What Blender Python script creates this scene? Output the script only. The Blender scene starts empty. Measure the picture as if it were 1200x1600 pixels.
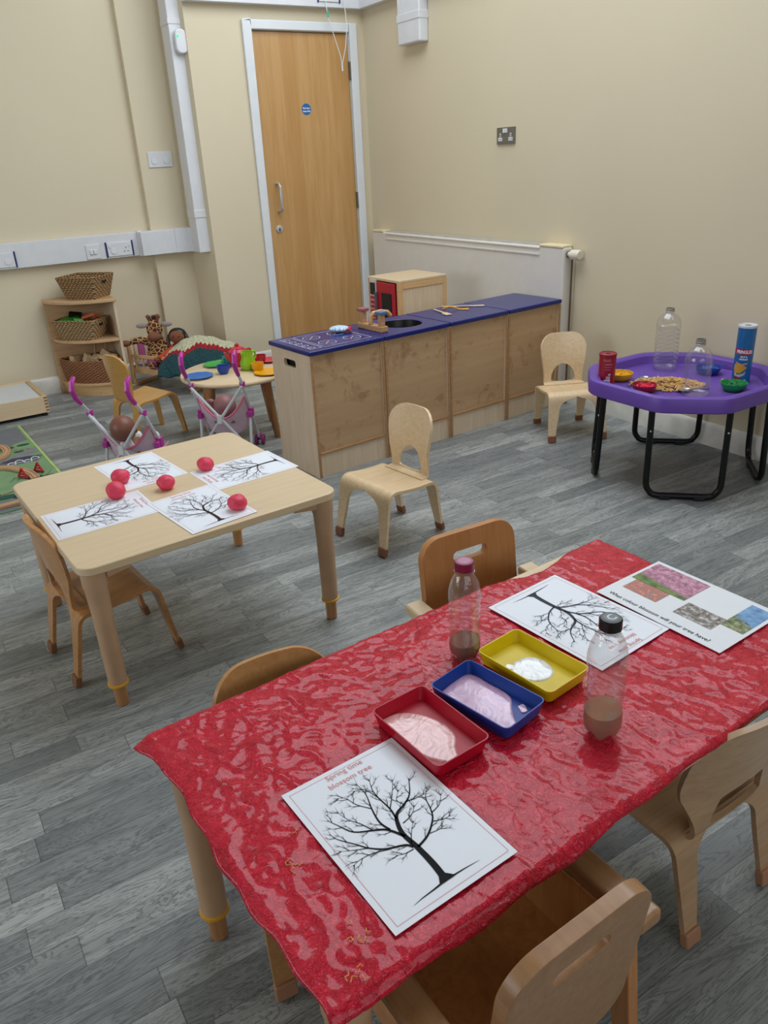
import bpy, bmesh, math, random
from mathutils import Vector, Matrix
sc = bpy.context.scene
COL = sc.collection
PI = math.pi
R = math.radians
random.seed(7)

# ---------------------------------------------------------------- camera
cam_d = bpy.data.cameras.new('camera')
cam = bpy.data.objects.new('camera', cam_d); COL.objects.link(cam)
def cam_matrix():
    pitch, roll, w = 0.42949138, -0.05301301, 0.54354165
    F = Vector((0, math.cos(pitch), -math.sin(pitch))); r = Vector((1, 0, 0)); u = r.cross(F)
    c, s = math.cos(roll), math.sin(roll)
    Rr, U = c * r + s * u, -s * r + c * u
    M = Matrix.Rotation(-w, 3, 'Z')
    Rr, U, F = M @ Rr, M @ U, M @ F
    m = Matrix((Rr, U, -F)).transposed().to_4x4()
    m.translation = (0, 0, 1.385)
    return m
cam.matrix_world = cam_matrix()
cam_d.sensor_fit = 'HORIZONTAL'; cam_d.sensor_width = 36
cam_d.lens = 36 * 1213.30 / 1200
cam_d.clip_start = 0.02; cam_d.clip_end = 60
sc.camera = cam

# ---------------------------------------------------------------- world, light, exposure
wd = bpy.data.worlds.new('sky'); sc.world = wd; wd.use_nodes = True
bg = wd.node_tree.nodes['Background']
bg.inputs[0].default_value = (0.75, 0.87, 1.0, 1); bg.inputs[1].default_value = 1.0
sc.view_settings.view_transform = 'Standard'; sc.view_settings.look = 'None'
sc.view_settings.gamma = 1; sc.view_settings.use_curve_mapping = False
sc.view_settings.exposure = 0.34

def area(name, loc, target, sx, sy, power, col):
    d = bpy.data.lights.new(name, 'AREA'); d.shape = 'RECTANGLE'; d.size = sx; d.size_y = sy
    d.energy = power; d.color = col
    o = bpy.data.objects.new(name, d); COL.objects.link(o); o.location = loc
    o.rotation_euler = (Vector(target) - Vector(loc)).to_track_quat('-Z', 'Y').to_euler()
    return o
area('daylight_behind', (0.3, -2.28, 1.75), (0.3, 0, 1.75), 4.4, 1.5, 17, (1.0, 0.985, 0.96))
area('daylight_left', (-3.28, 2.9, 1.75), (0, 2.9, 1.75), 2.8, 1.5, 36, (0.95, 0.98, 1.0))
area('daylight_high', (3.22, 2.4, 3.08), (1.2, 2.4, 1.7), 4.2, .8, 34, (0.86, 0.93, 1.0))
area('daylight_roof', (2.05, 3.0, 3.52), (2.05, 3.0, 0), 1.6, 3.0, 46, (0.88, 0.94, 1.0))

# ---------------------------------------------------------------- materials
def lin(h):
    h = h.lstrip('#'); v = [int(h[i:i + 2], 16) / 255 for i in (0, 2, 4)]
    return tuple(c / 12.92 if c <= .04045 else ((c + .055) / 1.055) ** 2.4 for c in v) + (1,)
def newmat(name):
    m = bpy.data.materials.new(name); m.use_nodes = True
    nt = m.node_tree; b = nt.nodes['Principled BSDF']
    return m, nt, b
def N(nt, t, **k):
    n = nt.nodes.new(t)
    for a, v in k.items(): setattr(n, a, v)
    return n
def ramp(nt, stops, fac):
    r = N(nt, 'ShaderNodeValToRGB'); e = r.color_ramp.elements
    while len(e) < len(stops): e.new(0.5)
    for el, (p, c) in zip(e, stops): el.position = p; el.color = c if len(c) == 4 else c + (1,)
    nt.links.new(fac, r.inputs[0]); return r
def coords(nt, scale=(1, 1, 1), src='Object', rot=(0, 0, 0)):
    tc = N(nt, 'ShaderNodeTexCoord'); mp = N(nt, 'ShaderNodeMapping')
    mp.inputs['Scale'].default_value = scale; mp.inputs['Rotation'].default_value = rot
    nt.links.new(tc.outputs[src], mp.inputs[0]); return mp.outputs[0]
def noise(nt, vec, scale=5, detail=3, rough=.5, dist=0):
    n = N(nt, 'ShaderNodeTexNoise'); n.inputs['Scale'].default_value = scale
    n.inputs['Detail'].default_value = detail; n.inputs['Roughness'].default_value = rough
    n.inputs['Distortion'].default_value = dist
    nt.links.new(vec, n.inputs['Vector']); return n.outputs[0]
def bump(nt, b, h, strength=.3, dist=.002):
    n = N(nt, 'ShaderNodeBump'); n.inputs['Strength'].default_value = strength; n.inputs['Distance'].default_value = dist
    nt.links.new(h, n.inputs['Height']); nt.links.new(n.outputs[0], b.inputs['Normal']); return n
def mixc(nt, fac, a, b_, mode='MIX'):
    m = N(nt, 'ShaderNodeMix', data_type='RGBA', blend_type=mode)
    for s, v in ((m.inputs[0], fac), (m.inputs[6], a), (m.inputs[7], b_)):
        if hasattr(v, 'links'): nt.links.new(v, s)
        else: s.default_value = v
    return m.outputs[2]
def math_(nt, op, a, b_=0.0, c=None):
    m = N(nt, 'ShaderNodeMath', operation=op)
    for i, v in enumerate((a, b_) if c is None else (a, b_, c)):
        if hasattr(v, 'links'): nt.links.new(v, m.inputs[i])
        else: m.inputs[i].default_value = v
    return m.outputs[0]
_mc = {}
def plain(name, hexc, rough=.5, metal=0, spec=.5, var=.04, coat=0, bmp=0, sss=0):
    if name in _mc: return _mc[name]
    m, nt, b = newmat(name); c = lin(hexc)
    v = coords(nt)
    n = noise(nt, v, 14, 3)
    d = tuple(x * (1 - var * 2) for x in c[:3]) + (1,); l = tuple(min(1, x * (1 + var * 2)) for x in c[:3]) + (1,)
    r = ramp(nt, [(.3, d), (.7, l)], n)
    nt.links.new(r.outputs[0], b.inputs['Base Color'])
    b.inputs['Roughness'].default_value = rough; b.inputs['Metallic'].default_value = metal
    b.inputs['Specular IOR Level'].default_value = spec; b.inputs['Coat Weight'].default_value = coat
    if bmp: bump(nt, b, noise(nt, v, 120, 4), bmp, .002)
    _mc[name] = m; return m
def wood(name, base, dark, rough=.38, axis=0, sc_=1.0, stain=0.0, strips=0.0, coat=.15):
    if name in _mc: return _mc[name]
    m, nt, b = newmat(name)
    s = [26 * sc_] * 3; s[axis] = 1.6 * sc_
    v = coords(nt, tuple(s)); g = noise(nt, v, 3, 6, .62, .6)
    s2 = [60 * sc_] * 3; s2[axis] = 3 * sc_
    g2 = noise(nt, coords(nt, tuple(s2)), 6, 3, .6)
    c = mixc(nt, math_(nt, 'MULTIPLY', g2, .35), ramp(nt, [(.28, lin(dark)), (.62, lin(base))], g).outputs[0], lin(dark))
    if strips:
        tc = N(nt, 'ShaderNodeTexCoord'); sx = N(nt, 'ShaderNodeSeparateXYZ'); nt.links.new(tc.outputs['Object'], sx.inputs[0])
        q = math_(nt, 'FLOOR', math_(nt, 'DIVIDE', sx.outputs[0], strips))
        wn = N(nt, 'ShaderNodeTexWhiteNoise', noise_dimensions='1D'); nt.links.new(q, wn.inputs['W'])
        c = mixc(nt, math_(nt, 'MULTIPLY', wn.outputs[0], .85), c, lin(dark))
    if stain:
        oi = N(nt, 'ShaderNodeObjectInfo'); va = N(nt, 'ShaderNodeVectorMath', operation='ADD'); nt.links.new(coords(nt), va.inputs[0])
        vs_ = N(nt, 'ShaderNodeVectorMath', operation='SCALE'); nt.links.new(oi.outputs['Location'], vs_.inputs[0]); vs_.inputs['Scale'].default_value = 7.0; nt.links.new(vs_.outputs[0], va.inputs[1])
        st = noise(nt, va.outputs[0], 9, 5, .65, .8)
        f = ramp(nt, [(.56, (0, 0, 0, 1)), (.66, (1, 1, 1, 1))], st).outputs[0]
        c = mixc(nt, math_(nt, 'MULTIPLY', f, stain), c, lin('#805028'))
    nt.links.new(c, b.inputs['Base Color']); b.inputs['Roughness'].default_value = rough
    b.inputs['Coat Weight'].default_value = coat; b.inputs['Coat Roughness'].default_value = .25
    bump(nt, b, g, .06, .001)
    _mc[name] = m; return m

def wall_mat(name, hexc):
    m, nt, b = newmat(name)
    v = coords(nt); n = noise(nt, v, .8, 4)
    c = lin(hexc); d = tuple(x * .95 for x in c[:3]) + (1,)
    nt.links.new(ramp(nt, [(.35, d), (.65, c)], n).outputs[0], b.inputs['Base Color'])
    b.inputs['Roughness'].default_value = .6; b.inputs['Specular IOR Level'].default_value = .25
    bump(nt, b, noise(nt, v, 60, 5, .7), .10, .002)
    return m
M_WALL = wall_mat('magnolia_paint', '#d9ccb0')
M_CEIL = plain('ceiling_paint', '#b4b0a6', .9)  # unseen ceiling, toned down to reduce bounced light
M_BASE = plain('baseboard_paint', '#dedbd2', .45, var=.05)
M_PVC = plain('white_pvc', '#d9dadd', .35, var=.015)
M_FRAMEW = plain('white_gloss', '#dcdfe2', .3, var=.01)
M_RAD = plain('radiator_paint', '#e0dad1', .35, var=.01)
M_CREAM = plain('cream_plastic', '#e5d6ae', .4)
M_BEECH = wood('beech', '#dfb989', '#cfa26c', axis=1)
M_BIRCH = wood('birch_table', '#d9c3a2', '#d2b891', .33, axis=0, sc_=.7)
M_BIRCHV = wood('birch_panel', '#e0ccb2', '#d2b898', .45, axis=2, sc_=.7)
M_DOOR = wood('door_veneer', '#cfa670', '#b5854c', .3, axis=2, sc_=.35, strips=.105, coat=.4)
M_CHAIR = wood('chair_ply', '#ead0aa', '#dab98c', .3, axis=1, coat=.4)
M_CHAIRD = wood('chair_ply_worn', '#c58f57', '#ac7640', .32, axis=1, stain=.3, coat=.4)
M_ARM = wood('armchair_wood', '#c58a52', '#ad703a', .35, axis=2, stain=.25, sc_=.8, coat=.3)
M_ARMB = wood('armchair_beech_shaded', '#a98058', '#956a44', .35, axis=1, stain=.3, sc_=.8, coat=.3)  # near chair: wood darkened, the shade on its back put into the colour
M_EDGE = plain('plywood_edge', '#8a6038', .5, var=.12)
M_CAP = plain('brown_rubber', '#84543a', .55)
M_LEGT = plain('table_leg_lacquer', '#c09b78', .38, var=.03)
M_LEGF = wood('leg_foot_wood', '#c08c58', '#a26f40', .4, axis=2)
M_YEL = plain('yellow_ring', '#e0a520', .4)
M_BLUE = plain('blue_laminate', '#16226a', .25, var=.03, spec=.45)
M_HARD = wood('hardboard', '#c2a07a', '#b39068', .5, axis=0, sc_=.3, stain=.45)
M_WHITE = plain('paper_white', '#e8ecf4', .55, var=.0)
M_INK = plain('black_ink', '#232326', .8, var=.02, spec=.12)
M_INKB = plain('brown_ink', '#3f2e2c', .8, var=.05, spec=.12)
M_PINKINK = plain('pink_ink', '#d98c8c', .6)
M_BLACKM = plain('black_enamel', '#020203', .3, spec=.35)
M_STEEL = plain('steel', '#b9bab8', .25, metal=.9)
M_ALU = plain('aluminium', '#c4c6ca', .35, metal=.6)
M_BRUSH = plain('brushed_plate', '#7d7a70', .4, metal=.6)
M_TUBE = plain('grey_painted_tube', '#ccced2', .35)
M_MAG = plain('magenta_plastic', '#b02c92', .35, coat=.2)
M_BLACK = plain('black_plastic', '#0b0b0c', .35)
M_NAVY = plain('navy_trim', '#1a2468', .4)
M_PURPLE = plain('purple_plastic', '#6545a0', .4, var=.02, spec=.4)
M_DOUGH = plain('pink_dough', '#d93855', .5, var=.05, bmp=.25)
M_SKIN = plain('doll_vinyl_brown', '#7b4c3c', .45, var=.02)
M_SKIN2 = plain('doll_vinyl_rose', '#8f6060', .45, var=.02)
M_MESHF = plain('pale_pink_fabric', '#d6bccb', .8, bmp=.4)
M_PINKF = plain('pink_edging', '#d9768f', .8)
M_DARK = plain('shade_black', '#0d0d10', .6)  # near-black colour standing in for shade inside openings

def floor_mat():
    m, nt, b = newmat('grey_wood_vinyl')
    tc = N(nt, 'ShaderNodeTexCoord'); sx = N(nt, 'ShaderNodeSeparateXYZ'); nt.links.new(tc.outputs['Object'], sx.inputs[0])
    X, Y = sx.outputs[0], sx.outputs[1]
    row = math_(nt, 'FLOOR', math_(nt, 'DIVIDE', Y, .0785))
    w1 = N(nt, 'ShaderNodeTexWhiteNoise', noise_dimensions='1D'); nt.links.new(row, w1.inputs['W'])
    xo = math_(nt, 'ADD', math_(nt, 'DIVIDE', X, .62), math_(nt, 'MULTIPLY', w1.outputs[0], 7.3))
    colm = math_(nt, 'FLOOR', xo)
    cb = N(nt, 'ShaderNodeCombineXYZ'); nt.links.new(row, cb.inputs[0]); nt.links.new(colm, cb.inputs[1])
    w2 = N(nt, 'ShaderNodeTexWhiteNoise', noise_dimensions='2D'); nt.links.new(cb.outputs[0], w2.inputs['Vector'])
    # grain coordinates, shifted for every plank
    cg = N(nt, 'ShaderNodeCombineXYZ')
    nt.links.new(math_(nt, 'MULTIPLY', X, 1.7), cg.inputs[0]); nt.links.new(math_(nt, 'MULTIPLY', Y, 11), cg.inputs[1])
    nt.links.new(math_(nt, 'MULTIPLY', w2.outputs[0], 37), cg.inputs[2])
    g = noise(nt, cg.outputs[0], 1.5, 5, .6, 1.6)
    cf = N(nt, 'ShaderNodeCombineXYZ')
    nt.links.new(math_(nt, 'MULTIPLY', X, 6), cf.inputs[0]); nt.links.new(math_(nt, 'MULTIPLY', Y, 190), cf.inputs[1])
    nt.links.new(math_(nt, 'MULTIPLY', w2.outputs[0], 11), cf.inputs[2])
    fine = noise(nt, cf.outputs[0], 1.6, 4, .7)
    rings = math_(nt, 'SINE', math_(nt, 'MULTIPLY', g, 78))
    base = mixc(nt, w2.outputs[0], lin('#7c807f'), lin('#aeb1ad'))
    c = mixc(nt, math_(nt, 'MULTIPLY', ramp(nt, [(.45, (0, 0, 0, 1)), (.66, (1, 1, 1, 1))], g).outputs[0], .55), base, lin('#5c6062'))
    k = N(nt, 'ShaderNodeMapRange'); nt.links.new(rings, k.inputs[0]); k.inputs[1].default_value = .3; k.inputs[2].default_value = 1
    k.inputs[3].default_value = 0; k.inputs[4].default_value = .5
    c = mixc(nt, k.outputs[0], c, lin('#3f4347'))
    c = mixc(nt, math_(nt, 'MULTIPLY', ramp(nt, [(.5, (0, 0, 0, 1)), (.7, (1, 1, 1, 1))], fine).outputs[0], .55), c, lin('#3e4246'))
    # seams
    fy = math_(nt, 'FRACT', math_(nt, 'DIVIDE', Y, .0785)); fx = math_(nt, 'FRACT', xo)
    sy = math_(nt, 'LESS_THAN', fy, .022); sx2 = math_(nt, 'LESS_THAN', fx, .0035)
    se = math_(nt, 'MAXIMUM', sy, sx2)
    c = mixc(nt, math_(nt, 'MULTIPLY', se, .6), c, lin('#33373a'))
    nt.links.new(c, b.inputs['Base Color'])
    b.inputs['Roughness'].default_value = .42; b.inputs['Specular IOR Level'].default_value = .4
    bump(nt, b, fine, .12, .001)
    return m
M_FLOOR = floor_mat()

def cover_mat():
    m, nt, b = newmat('red_oilcloth')
    v = coords(nt)
    n1 = noise(nt, v, 22, 6, .62, 1.2)
    nn = N(nt, 'ShaderNodeTexNoise'); nn.inputs['Scale'].default_value = 16; nn.inputs['Detail'].default_value = 5; nt.links.new(v, nn.inputs['Vector'])
    sc2 = N(nt, 'ShaderNodeVectorMath', operation='SCALE'); nt.links.new(nn.outputs[1], sc2.inputs[0]); sc2.inputs['Scale'].default_value = .11
    dv = N(nt, 'ShaderNodeVectorMath', operation='ADD'); nt.links.new(v, dv.inputs[0]); nt.links.new(sc2.outputs[0], dv.inputs[1])
    hs = None
    for scv, amp in ((16, 1.0), (42, .55), (100, .32)):
        rd = N(nt, 'ShaderNodeTexNoise'); rd.inputs['Scale'].default_value = scv; rd.inputs['Detail'].default_value = 2; rd.inputs['Distortion'].default_value = 1.5
        nt.links.new(dv.outputs[0], rd.inputs['Vector'])
        a = math_(nt, 'ABSOLUTE', math_(nt, 'SUBTRACT', rd.outputs[0], .5)); a = math_(nt, 'MULTIPLY', a, 4.2 * amp)
        hs = a if hs is None else math_(nt, 'ADD', hs, a)
    bump(nt, b, hs, 1.0, .0036)
    nt.links.new(ramp(nt, [(.3, lin('#c4052a')), (.7, lin('#d60832'))], n1).outputs[0], b.inputs['Base Color'])
    b.inputs['Roughness'].default_value = .38; b.inputs['Specular IOR Level'].default_value = .32
    b.inputs['Coat Weight'].default_value = .38; b.inputs['Coat Roughness'].default_value = .10
    return m
M_COVER = cover_mat()

def wicker(name, a, d, row=.011, per=.026):
    m, nt, b = newmat(name)
    tc = N(nt, 'ShaderNodeTexCoord'); sx = N(nt, 'ShaderNodeSeparateXYZ'); nt.links.new(tc.outputs['Object'], sx.inputs[0])
    wob = noise(nt, tc.outputs['Object'], 45, 2)
    z = math_(nt, 'ADD', math_(nt, 'DIVIDE', sx.outputs[2], row), math_(nt, 'MULTIPLY', wob, .9))
    r_ = math_(nt, 'FLOOR', z); fz = math_(nt, 'SINE', math_(nt, 'MULTIPLY', math_(nt, 'FRACT', z), PI))
    u = math_(nt, 'MULTIPLY', math_(nt, 'SUBTRACT', sx.outputs[0], math_(nt, 'MULTIPLY', sx.outputs[1], .8)), 2 * PI / per)
    st = math_(nt, 'ADD', math_(nt, 'MULTIPLY', math_(nt, 'SINE', math_(nt, 'ADD', u, math_(nt, 'MULTIPLY', r_, PI))), .38), .62)
    f = math_(nt, 'MULTIPLY', fz, st)
    f2 = math_(nt, 'MULTIPLY', f, math_(nt, 'ADD', noise(nt, tc.outputs['Object'], 90, 3), .5))
    nt.links.new(ramp(nt, [(.12, lin(d)), (.62, lin(a))], f2).outputs[0], b.inputs['Base Color'])
    b.inputs['Roughness'].default_value = .75; bump(nt, b, f, 1.0, .008)
    return m
M_SEA = wicker('seagrass_weave', '#d0a670', '#4a2c14')
M_SEA2 = wicker('seagrass_weave_light', '#dbb684', '#54341a')
M_WIL = wicker('willow_weave', '#cf8c5c', '#40200e', .009, .04)

def clear_plastic():
    m, nt, b = newmat('clear_plastic')
    out = nt.nodes['Material Output']; nt.nodes.remove(b)
    g = N(nt, 'ShaderNodeBsdfGlossy'); g.inputs['Roughness'].default_value = .08
    t = N(nt, 'ShaderNodeBsdfTransparent'); t.inputs[0].default_value = (.96, .96, .955, 1)
    d = N(nt, 'ShaderNodeBsdfDiffuse'); d.inputs[0].default_value = (.8, .8, .8, 1)
    lw = N(nt, 'ShaderNodeLayerWeight'); lw.inputs[0].default_value = .35
    bm_ = N(nt, 'ShaderNodeBump'); bm_.inputs['Strength'].default_value = .5; bm_.inputs['Distance'].default_value = .002
    nt.links.new(noise(nt, coords(nt), 60, 2), bm_.inputs['Height']); nt.links.new(bm_.outputs[0], g.inputs['Normal'])
    m1 = N(nt, 'ShaderNodeMixShader'); f = math_(nt, 'ADD', math_(nt, 'MULTIPLY', lw.outputs[1], .4), .05)
    nt.links.new(f, m1.inputs[0]); nt.links.new(t.outputs[0], m1.inputs[1]); nt.links.new(g.outputs[0], m1.inputs[2])
    m2 = N(nt, 'ShaderNodeMixShader'); m2.inputs[0].default_value = .04
    nt.links.new(m1.outputs[0], m2.inputs[1]); nt.links.new(d.outputs[0], m2.inputs[2])
    nt.links.new(m2.outputs[0], out.inputs[0])
    return m
M_CLEAR = clear_plastic()

# ---------------------------------------------------------------- geometry helpers
class MB:
    def __init__(s): s.bm = bmesh.new()
    def _add(s, bm2, M=None):
        me = bpy.data.meshes.new('t'); bm2.to_mesh(me); bm2.free()
        if M is not None: me.transform(M)
        s.bm.from_mesh(me); bpy.data.meshes.remove(me)
    def box(s, c, d, rz=0, M=None):
        b = bmesh.new(); bmesh.ops.create_cube(b, size=1)
        T = Matrix.Translation(c) @ Matrix.Rotation(rz, 4, 'Z') @ Matrix.Diagonal((d[0], d[1], d[2], 1))
        if M is not None: T = M @ T
        s._add(b, T); return s
    def prism(s, pts, z0, z1, M=None):
        b = bmesh.new()
        lo = [b.verts.new((x, y, z0)) for x, y in pts]; hi = [b.verts.new((x, y, z1)) for x, y in pts]
        n = len(pts)
        b.faces.new(lo[::-1]); b.faces.new(hi)
        for i in range(n): b.faces.new((lo[i], lo[(i + 1) % n], hi[(i + 1) % n], hi[i]))
        bmesh.ops.recalc_face_normals(b, faces=b.faces)
        s._add(b, M); return s
    def poly(s, pts, M=None):
        b = bmesh.new(); b.faces.new([b.verts.new(p if len(p) == 3 else (p[0], p[1], 0)) for p in pts]); s._add(b, M); return s
    def lathe(s, prof, c=(0, 0, 0), n=28, M=None, sx=1, sy=1):
        b = bmesh.new(); rings = []
        for r, z in prof:
            if r < 1e-6: rings.append([b.verts.new((0, 0, z))])
            else: rings.append([b.verts.new((r * math.cos(2 * PI * i / n) * sx, r * math.sin(2 * PI * i / n) * sy, z)) for i in range(n)])
        for a, d in zip(rings, rings[1:]):
            for i in range(n):
                j = (i + 1) % n
                if len(a) == 1 and len(d) == 1: break
                if len(a) == 1: b.faces.new((a[0], d[i], d[j]))
                elif len(d) == 1: b.faces.new((a[j], a[i], d[0]))
                else: b.faces.new((a[i], a[j], d[j], d[i]))
        bmesh.ops.recalc_face_normals(b, faces=b.faces)
        T = Matrix.Translation(c)
        s._add(b, T if M is None else M @ T); return s
    def tube(s, pts, r, n=10, M=None, sq=1.0):
        pts = [Vector(p) for p in pts]; rr = r if isinstance(r, (list, tuple)) else [r] * len(pts)
        b = bmesh.new(); rings = []; up = None
        for i, p in enumerate(pts):
            t = (pts[min(i + 1, len(pts) - 1)] - pts[max(i - 1, 0)]).normalized()
            if up is None:
                up = Vector((0, 0, 1)) if abs(t.z) < .9 else Vector((1, 0, 0))
            a = (up - t * up.dot(t))
            if a.length < 1e-5: a = t.orthogonal()
            a.normalize(); up = a; c = t.cross(a)
            rings.append([b.verts.new(p + (a * math.cos(2 * PI * k / n) + c * math.sin(2 * PI * k / n) * sq) * rr[i]) for k in range(n)])
        for x, y in zip(rings, rings[1:]):
            for k in range(n): b.faces.new((x[k], x[(k + 1) % n], y[(k + 1) % n], y[k]))
        b.faces.new(rings[0][::-1]); b.faces.new(rings[-1])
        bmesh.ops.recalc_face_normals(b, faces=b.faces)
        s._add(b, M); return s
    def ball(s, c, r, M=None, seg=20):
        b = bmesh.new(); bmesh.ops.create_uvsphere(b, u_segments=seg, v_segments=seg // 2 + 2, radius=1)
        rr = r if isinstance(r, (list, tuple)) else (r, r, r)
        T = Matrix.Translation(c) @ Matrix.Diagonal((rr[0], rr[1], rr[2], 1))
        s._add(b, T if M is None else M @ T); return s
    def build(s, name, mat, parent=None, bev=0, smooth=True, loc=None, rot=None, seg=2):
        bmesh.ops.remove_doubles(s.bm, verts=s.bm.verts, dist=1e-6)
        me = bpy.data.meshes.new(name)
        if smooth:
            for f in s.bm.faces: f.smooth = True
            for e in s.bm.edges:
                if len(e.link_faces) == 2 and e.calc_face_angle(0) > .6: e.smooth = False
        s.bm.to_mesh(me); s.bm.free()
        for mm in (mat if isinstance(mat, (list, tuple)) else [mat]): me.materials.append(mm)
        o = bpy.data.objects.new(name, me); COL.objects.link(o)
        if parent is not None: o.parent = parent
        if loc is not None: o.location = loc
        if rot is not None: o.rotation_euler = rot
        if bev:
            md = o.modifiers.new('bevel', 'BEVEL'); md.width = bev; md.segments = seg; md.limit_method = 'ANGLE'
            md.angle_limit = R(40); md.harden_normals = True
        return o
def thing(name, label, cat, loc=(0, 0, 0), rz=0, group=None):
    o = bpy.data.objects.new(name, None); COL.objects.link(o); o.empty_display_size = .05
    o.location = loc; o.rotation_euler = (0, 0, rz); tag(o, label, cat, group); return o
def tag(o, label, cat, group=None, kind=None):
    o['label'] = label; o['category'] = cat
    if group: o['group'] = group
    if kind: o['kind'] = kind
    return o
def struct(o): o['kind'] = 'structure'; return o
def dup(o, parent=None, loc=None, rz=None, label=None):
    c = o.copy(); COL.objects.link(c)
    if parent is not None: c.parent = parent
    if loc is not None: c.location = loc
    if rz is not None: c.rotation_euler = (0, 0, rz)
    if label: c['label'] = label
    for ch in list(o.children): dup(ch, c)
    return c
def rrect(w, h, r, n=6, cx=0, cy=0):
    P = []
    for sx, sy, a0 in ((1, 1, 0), (-1, 1, 90), (-1, -1, 180), (1, -1, 270)):
        for i in range(n + 1):
            a = R(a0 + 90 * i / n); P.append((cx + sx * (w / 2 - r) + r * math.cos(a), cy + sy * (h / 2 - r) + r * math.sin(a)))
    return P
def text(body, size, name, mat, parent, M, align='LEFT', wrap=None, bold=0.0, sx=1.0):
    cu = bpy.data.curves.new(name, 'FONT'); cu.body = body; cu.size = size; cu.align_x = align; cu.resolution_u = 3; cu.offset = bold
    cu.space_line = 1.25
    t = bpy.data.objects.new(name, cu); COL.objects.link(t)
    dg = bpy.context.evaluated_depsgraph_get(); dg.update()
    me = bpy.data.meshes.new_from_object(t.evaluated_get(dg)); bpy.data.objects.remove(t); bpy.data.curves.remove(cu)
    me.name = name
    if wrap:   # wrap = radius: local x -> angle around z, local y -> z
        for v in me.vertices:
            a = v.co.x * sx / wrap; y = v.co.y
            v.co = Vector((wrap * math.sin(a), -wrap * math.cos(a), y))
    else:
        for v in me.vertices: v.co.x *= sx
    me.transform(M); me.materials.clear(); me.materials.append(mat)
    o = bpy.data.objects.new(name, me); COL.objects.link(o); o.parent = parent; return o
def smoothpath(pts, r, n=6):
    """2-D polyline with rounded corners -> list of points"""
    out = [Vector(pts[0])]
    for i in range(1, len(pts) - 1):
        p, a, b = Vector(pts[i]), Vector(pts[i - 1]), Vector(pts[i + 1])
        ri = r[i - 1] if isinstance(r, (list, tuple)) else r
        u = (a - p).normalized(); w = (b - p).normalized()
        A, B = p + u * ri, p + w * ri
        for k in range(n + 1):
            t = k / n; out.append((1 - t) ** 2 * A + 2 * t * (1 - t) * p + t * t * B)
    out.append(Vector(pts[-1])); return out
class Path:
    def __init__(s, pts):
        s.p = pts; s.l = [0]
        for a, b in zip(pts, pts[1:]): s.l.append(s.l[-1] + (b - a).length)
        s.L = s.l[-1]
    def __call__(s, v):
        v = max(0, min(s.L, v))
        for i in range(len(s.p) - 1):
            if v <= s.l[i + 1] + 1e-9:
                t = (v - s.l[i]) / max(1e-9, s.l[i + 1] - s.l[i]); return s.p[i].lerp(s.p[i + 1], t)
        return s.p[-1]
def plysheet(path, outer, inner, v0, v1, t, n=24, sides=(-1, 1), ncol=5, vs=None, xb=None):
    bm = bmesh.new(); vs = vs or [v0 + (v1 - v0) * i / n for i in range(n + 1)]
    for s in sides:
        rows = []
        for v in vs:
            p = path(v); o, i = outer(v), min(inner(v), outer(v) - .002)
            rows.append([bm.verts.new((s * (i + (o - i) * k / ncol), p[0] + (xb(s * (i + (o - i) * k / ncol), v) if xb else 0), p[1])) for k in range(ncol + 1)])
        for a, b in zip(rows, rows[1:]):
            for k in range(ncol):
                q = (a[k], a[k + 1], b[k + 1], b[k]); bm.faces.new(q if s > 0 else q[::-1])
    bmesh.ops.remove_doubles(bm, verts=bm.verts, dist=1e-5)
    bmesh.ops.recalc_face_normals(bm, faces=bm.faces)
    bmesh.ops.solidify(bm, geom=bm.faces[:], thickness=t)
    bmesh.ops.recalc_face_normals(bm, faces=bm.faces)
    m = MB(); m.bm.free(); m.bm = bm; return m

# ================================================================ SETTING
XR, YD, YL, YP = 3.273, 5.353, 5.69, 5.64
XL, YB, ZC = -3.3, -2.3, 3.55
struct(MB().box(((XL + XR) / 2, (YB + YL) / 2, -.05), (XR - XL + .4, YL - YB + .4, .1)).build('floor', M_FLOOR, smooth=False))
# ceiling with a roof light opening
m = MB()
ox0, ox1, oy0, oy1 = 1.2, 2.9, 1.45, 4.55
m.box(((XL + ox0) / 2, (YB + YL) / 2, ZC + .05), (ox0 - XL, YL - YB, .1)); m.box(((XR + ox1) / 2, (YB + YL) / 2, ZC + .05), (XR - ox1, YL - YB, .1))
m.box(((ox0 + ox1) / 2, (YB + oy0) / 2, ZC + .05), (ox1 - ox0, oy0 - YB, .1)); m.box(((ox0 + ox1) / 2, (oy1 + YL) / 2, ZC + .05), (ox1 - ox0, YL - oy1, .1))
struct(m.build('ceiling', M_CEIL, smooth=False))
m = MB(); m.box((XR + .1, (YB + YL) / 2, 1.33), (.2, YL - YB + .4, 2.66)); m.box((XR + .1, (YB + YL) / 2, 3.53), (.2, YL - YB + .4, .06))
m.box((XR + .1, (YB - .2 + .3) / 2, 3.08), (.2, .5 - YB, .84)); m.box((XR + .1, (4.5 + YL + .2) / 2, 3.08), (.2, YL + .2 - 4.5, .84))
struct(m.build('wall_right', M_WALL, smooth=False))
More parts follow.
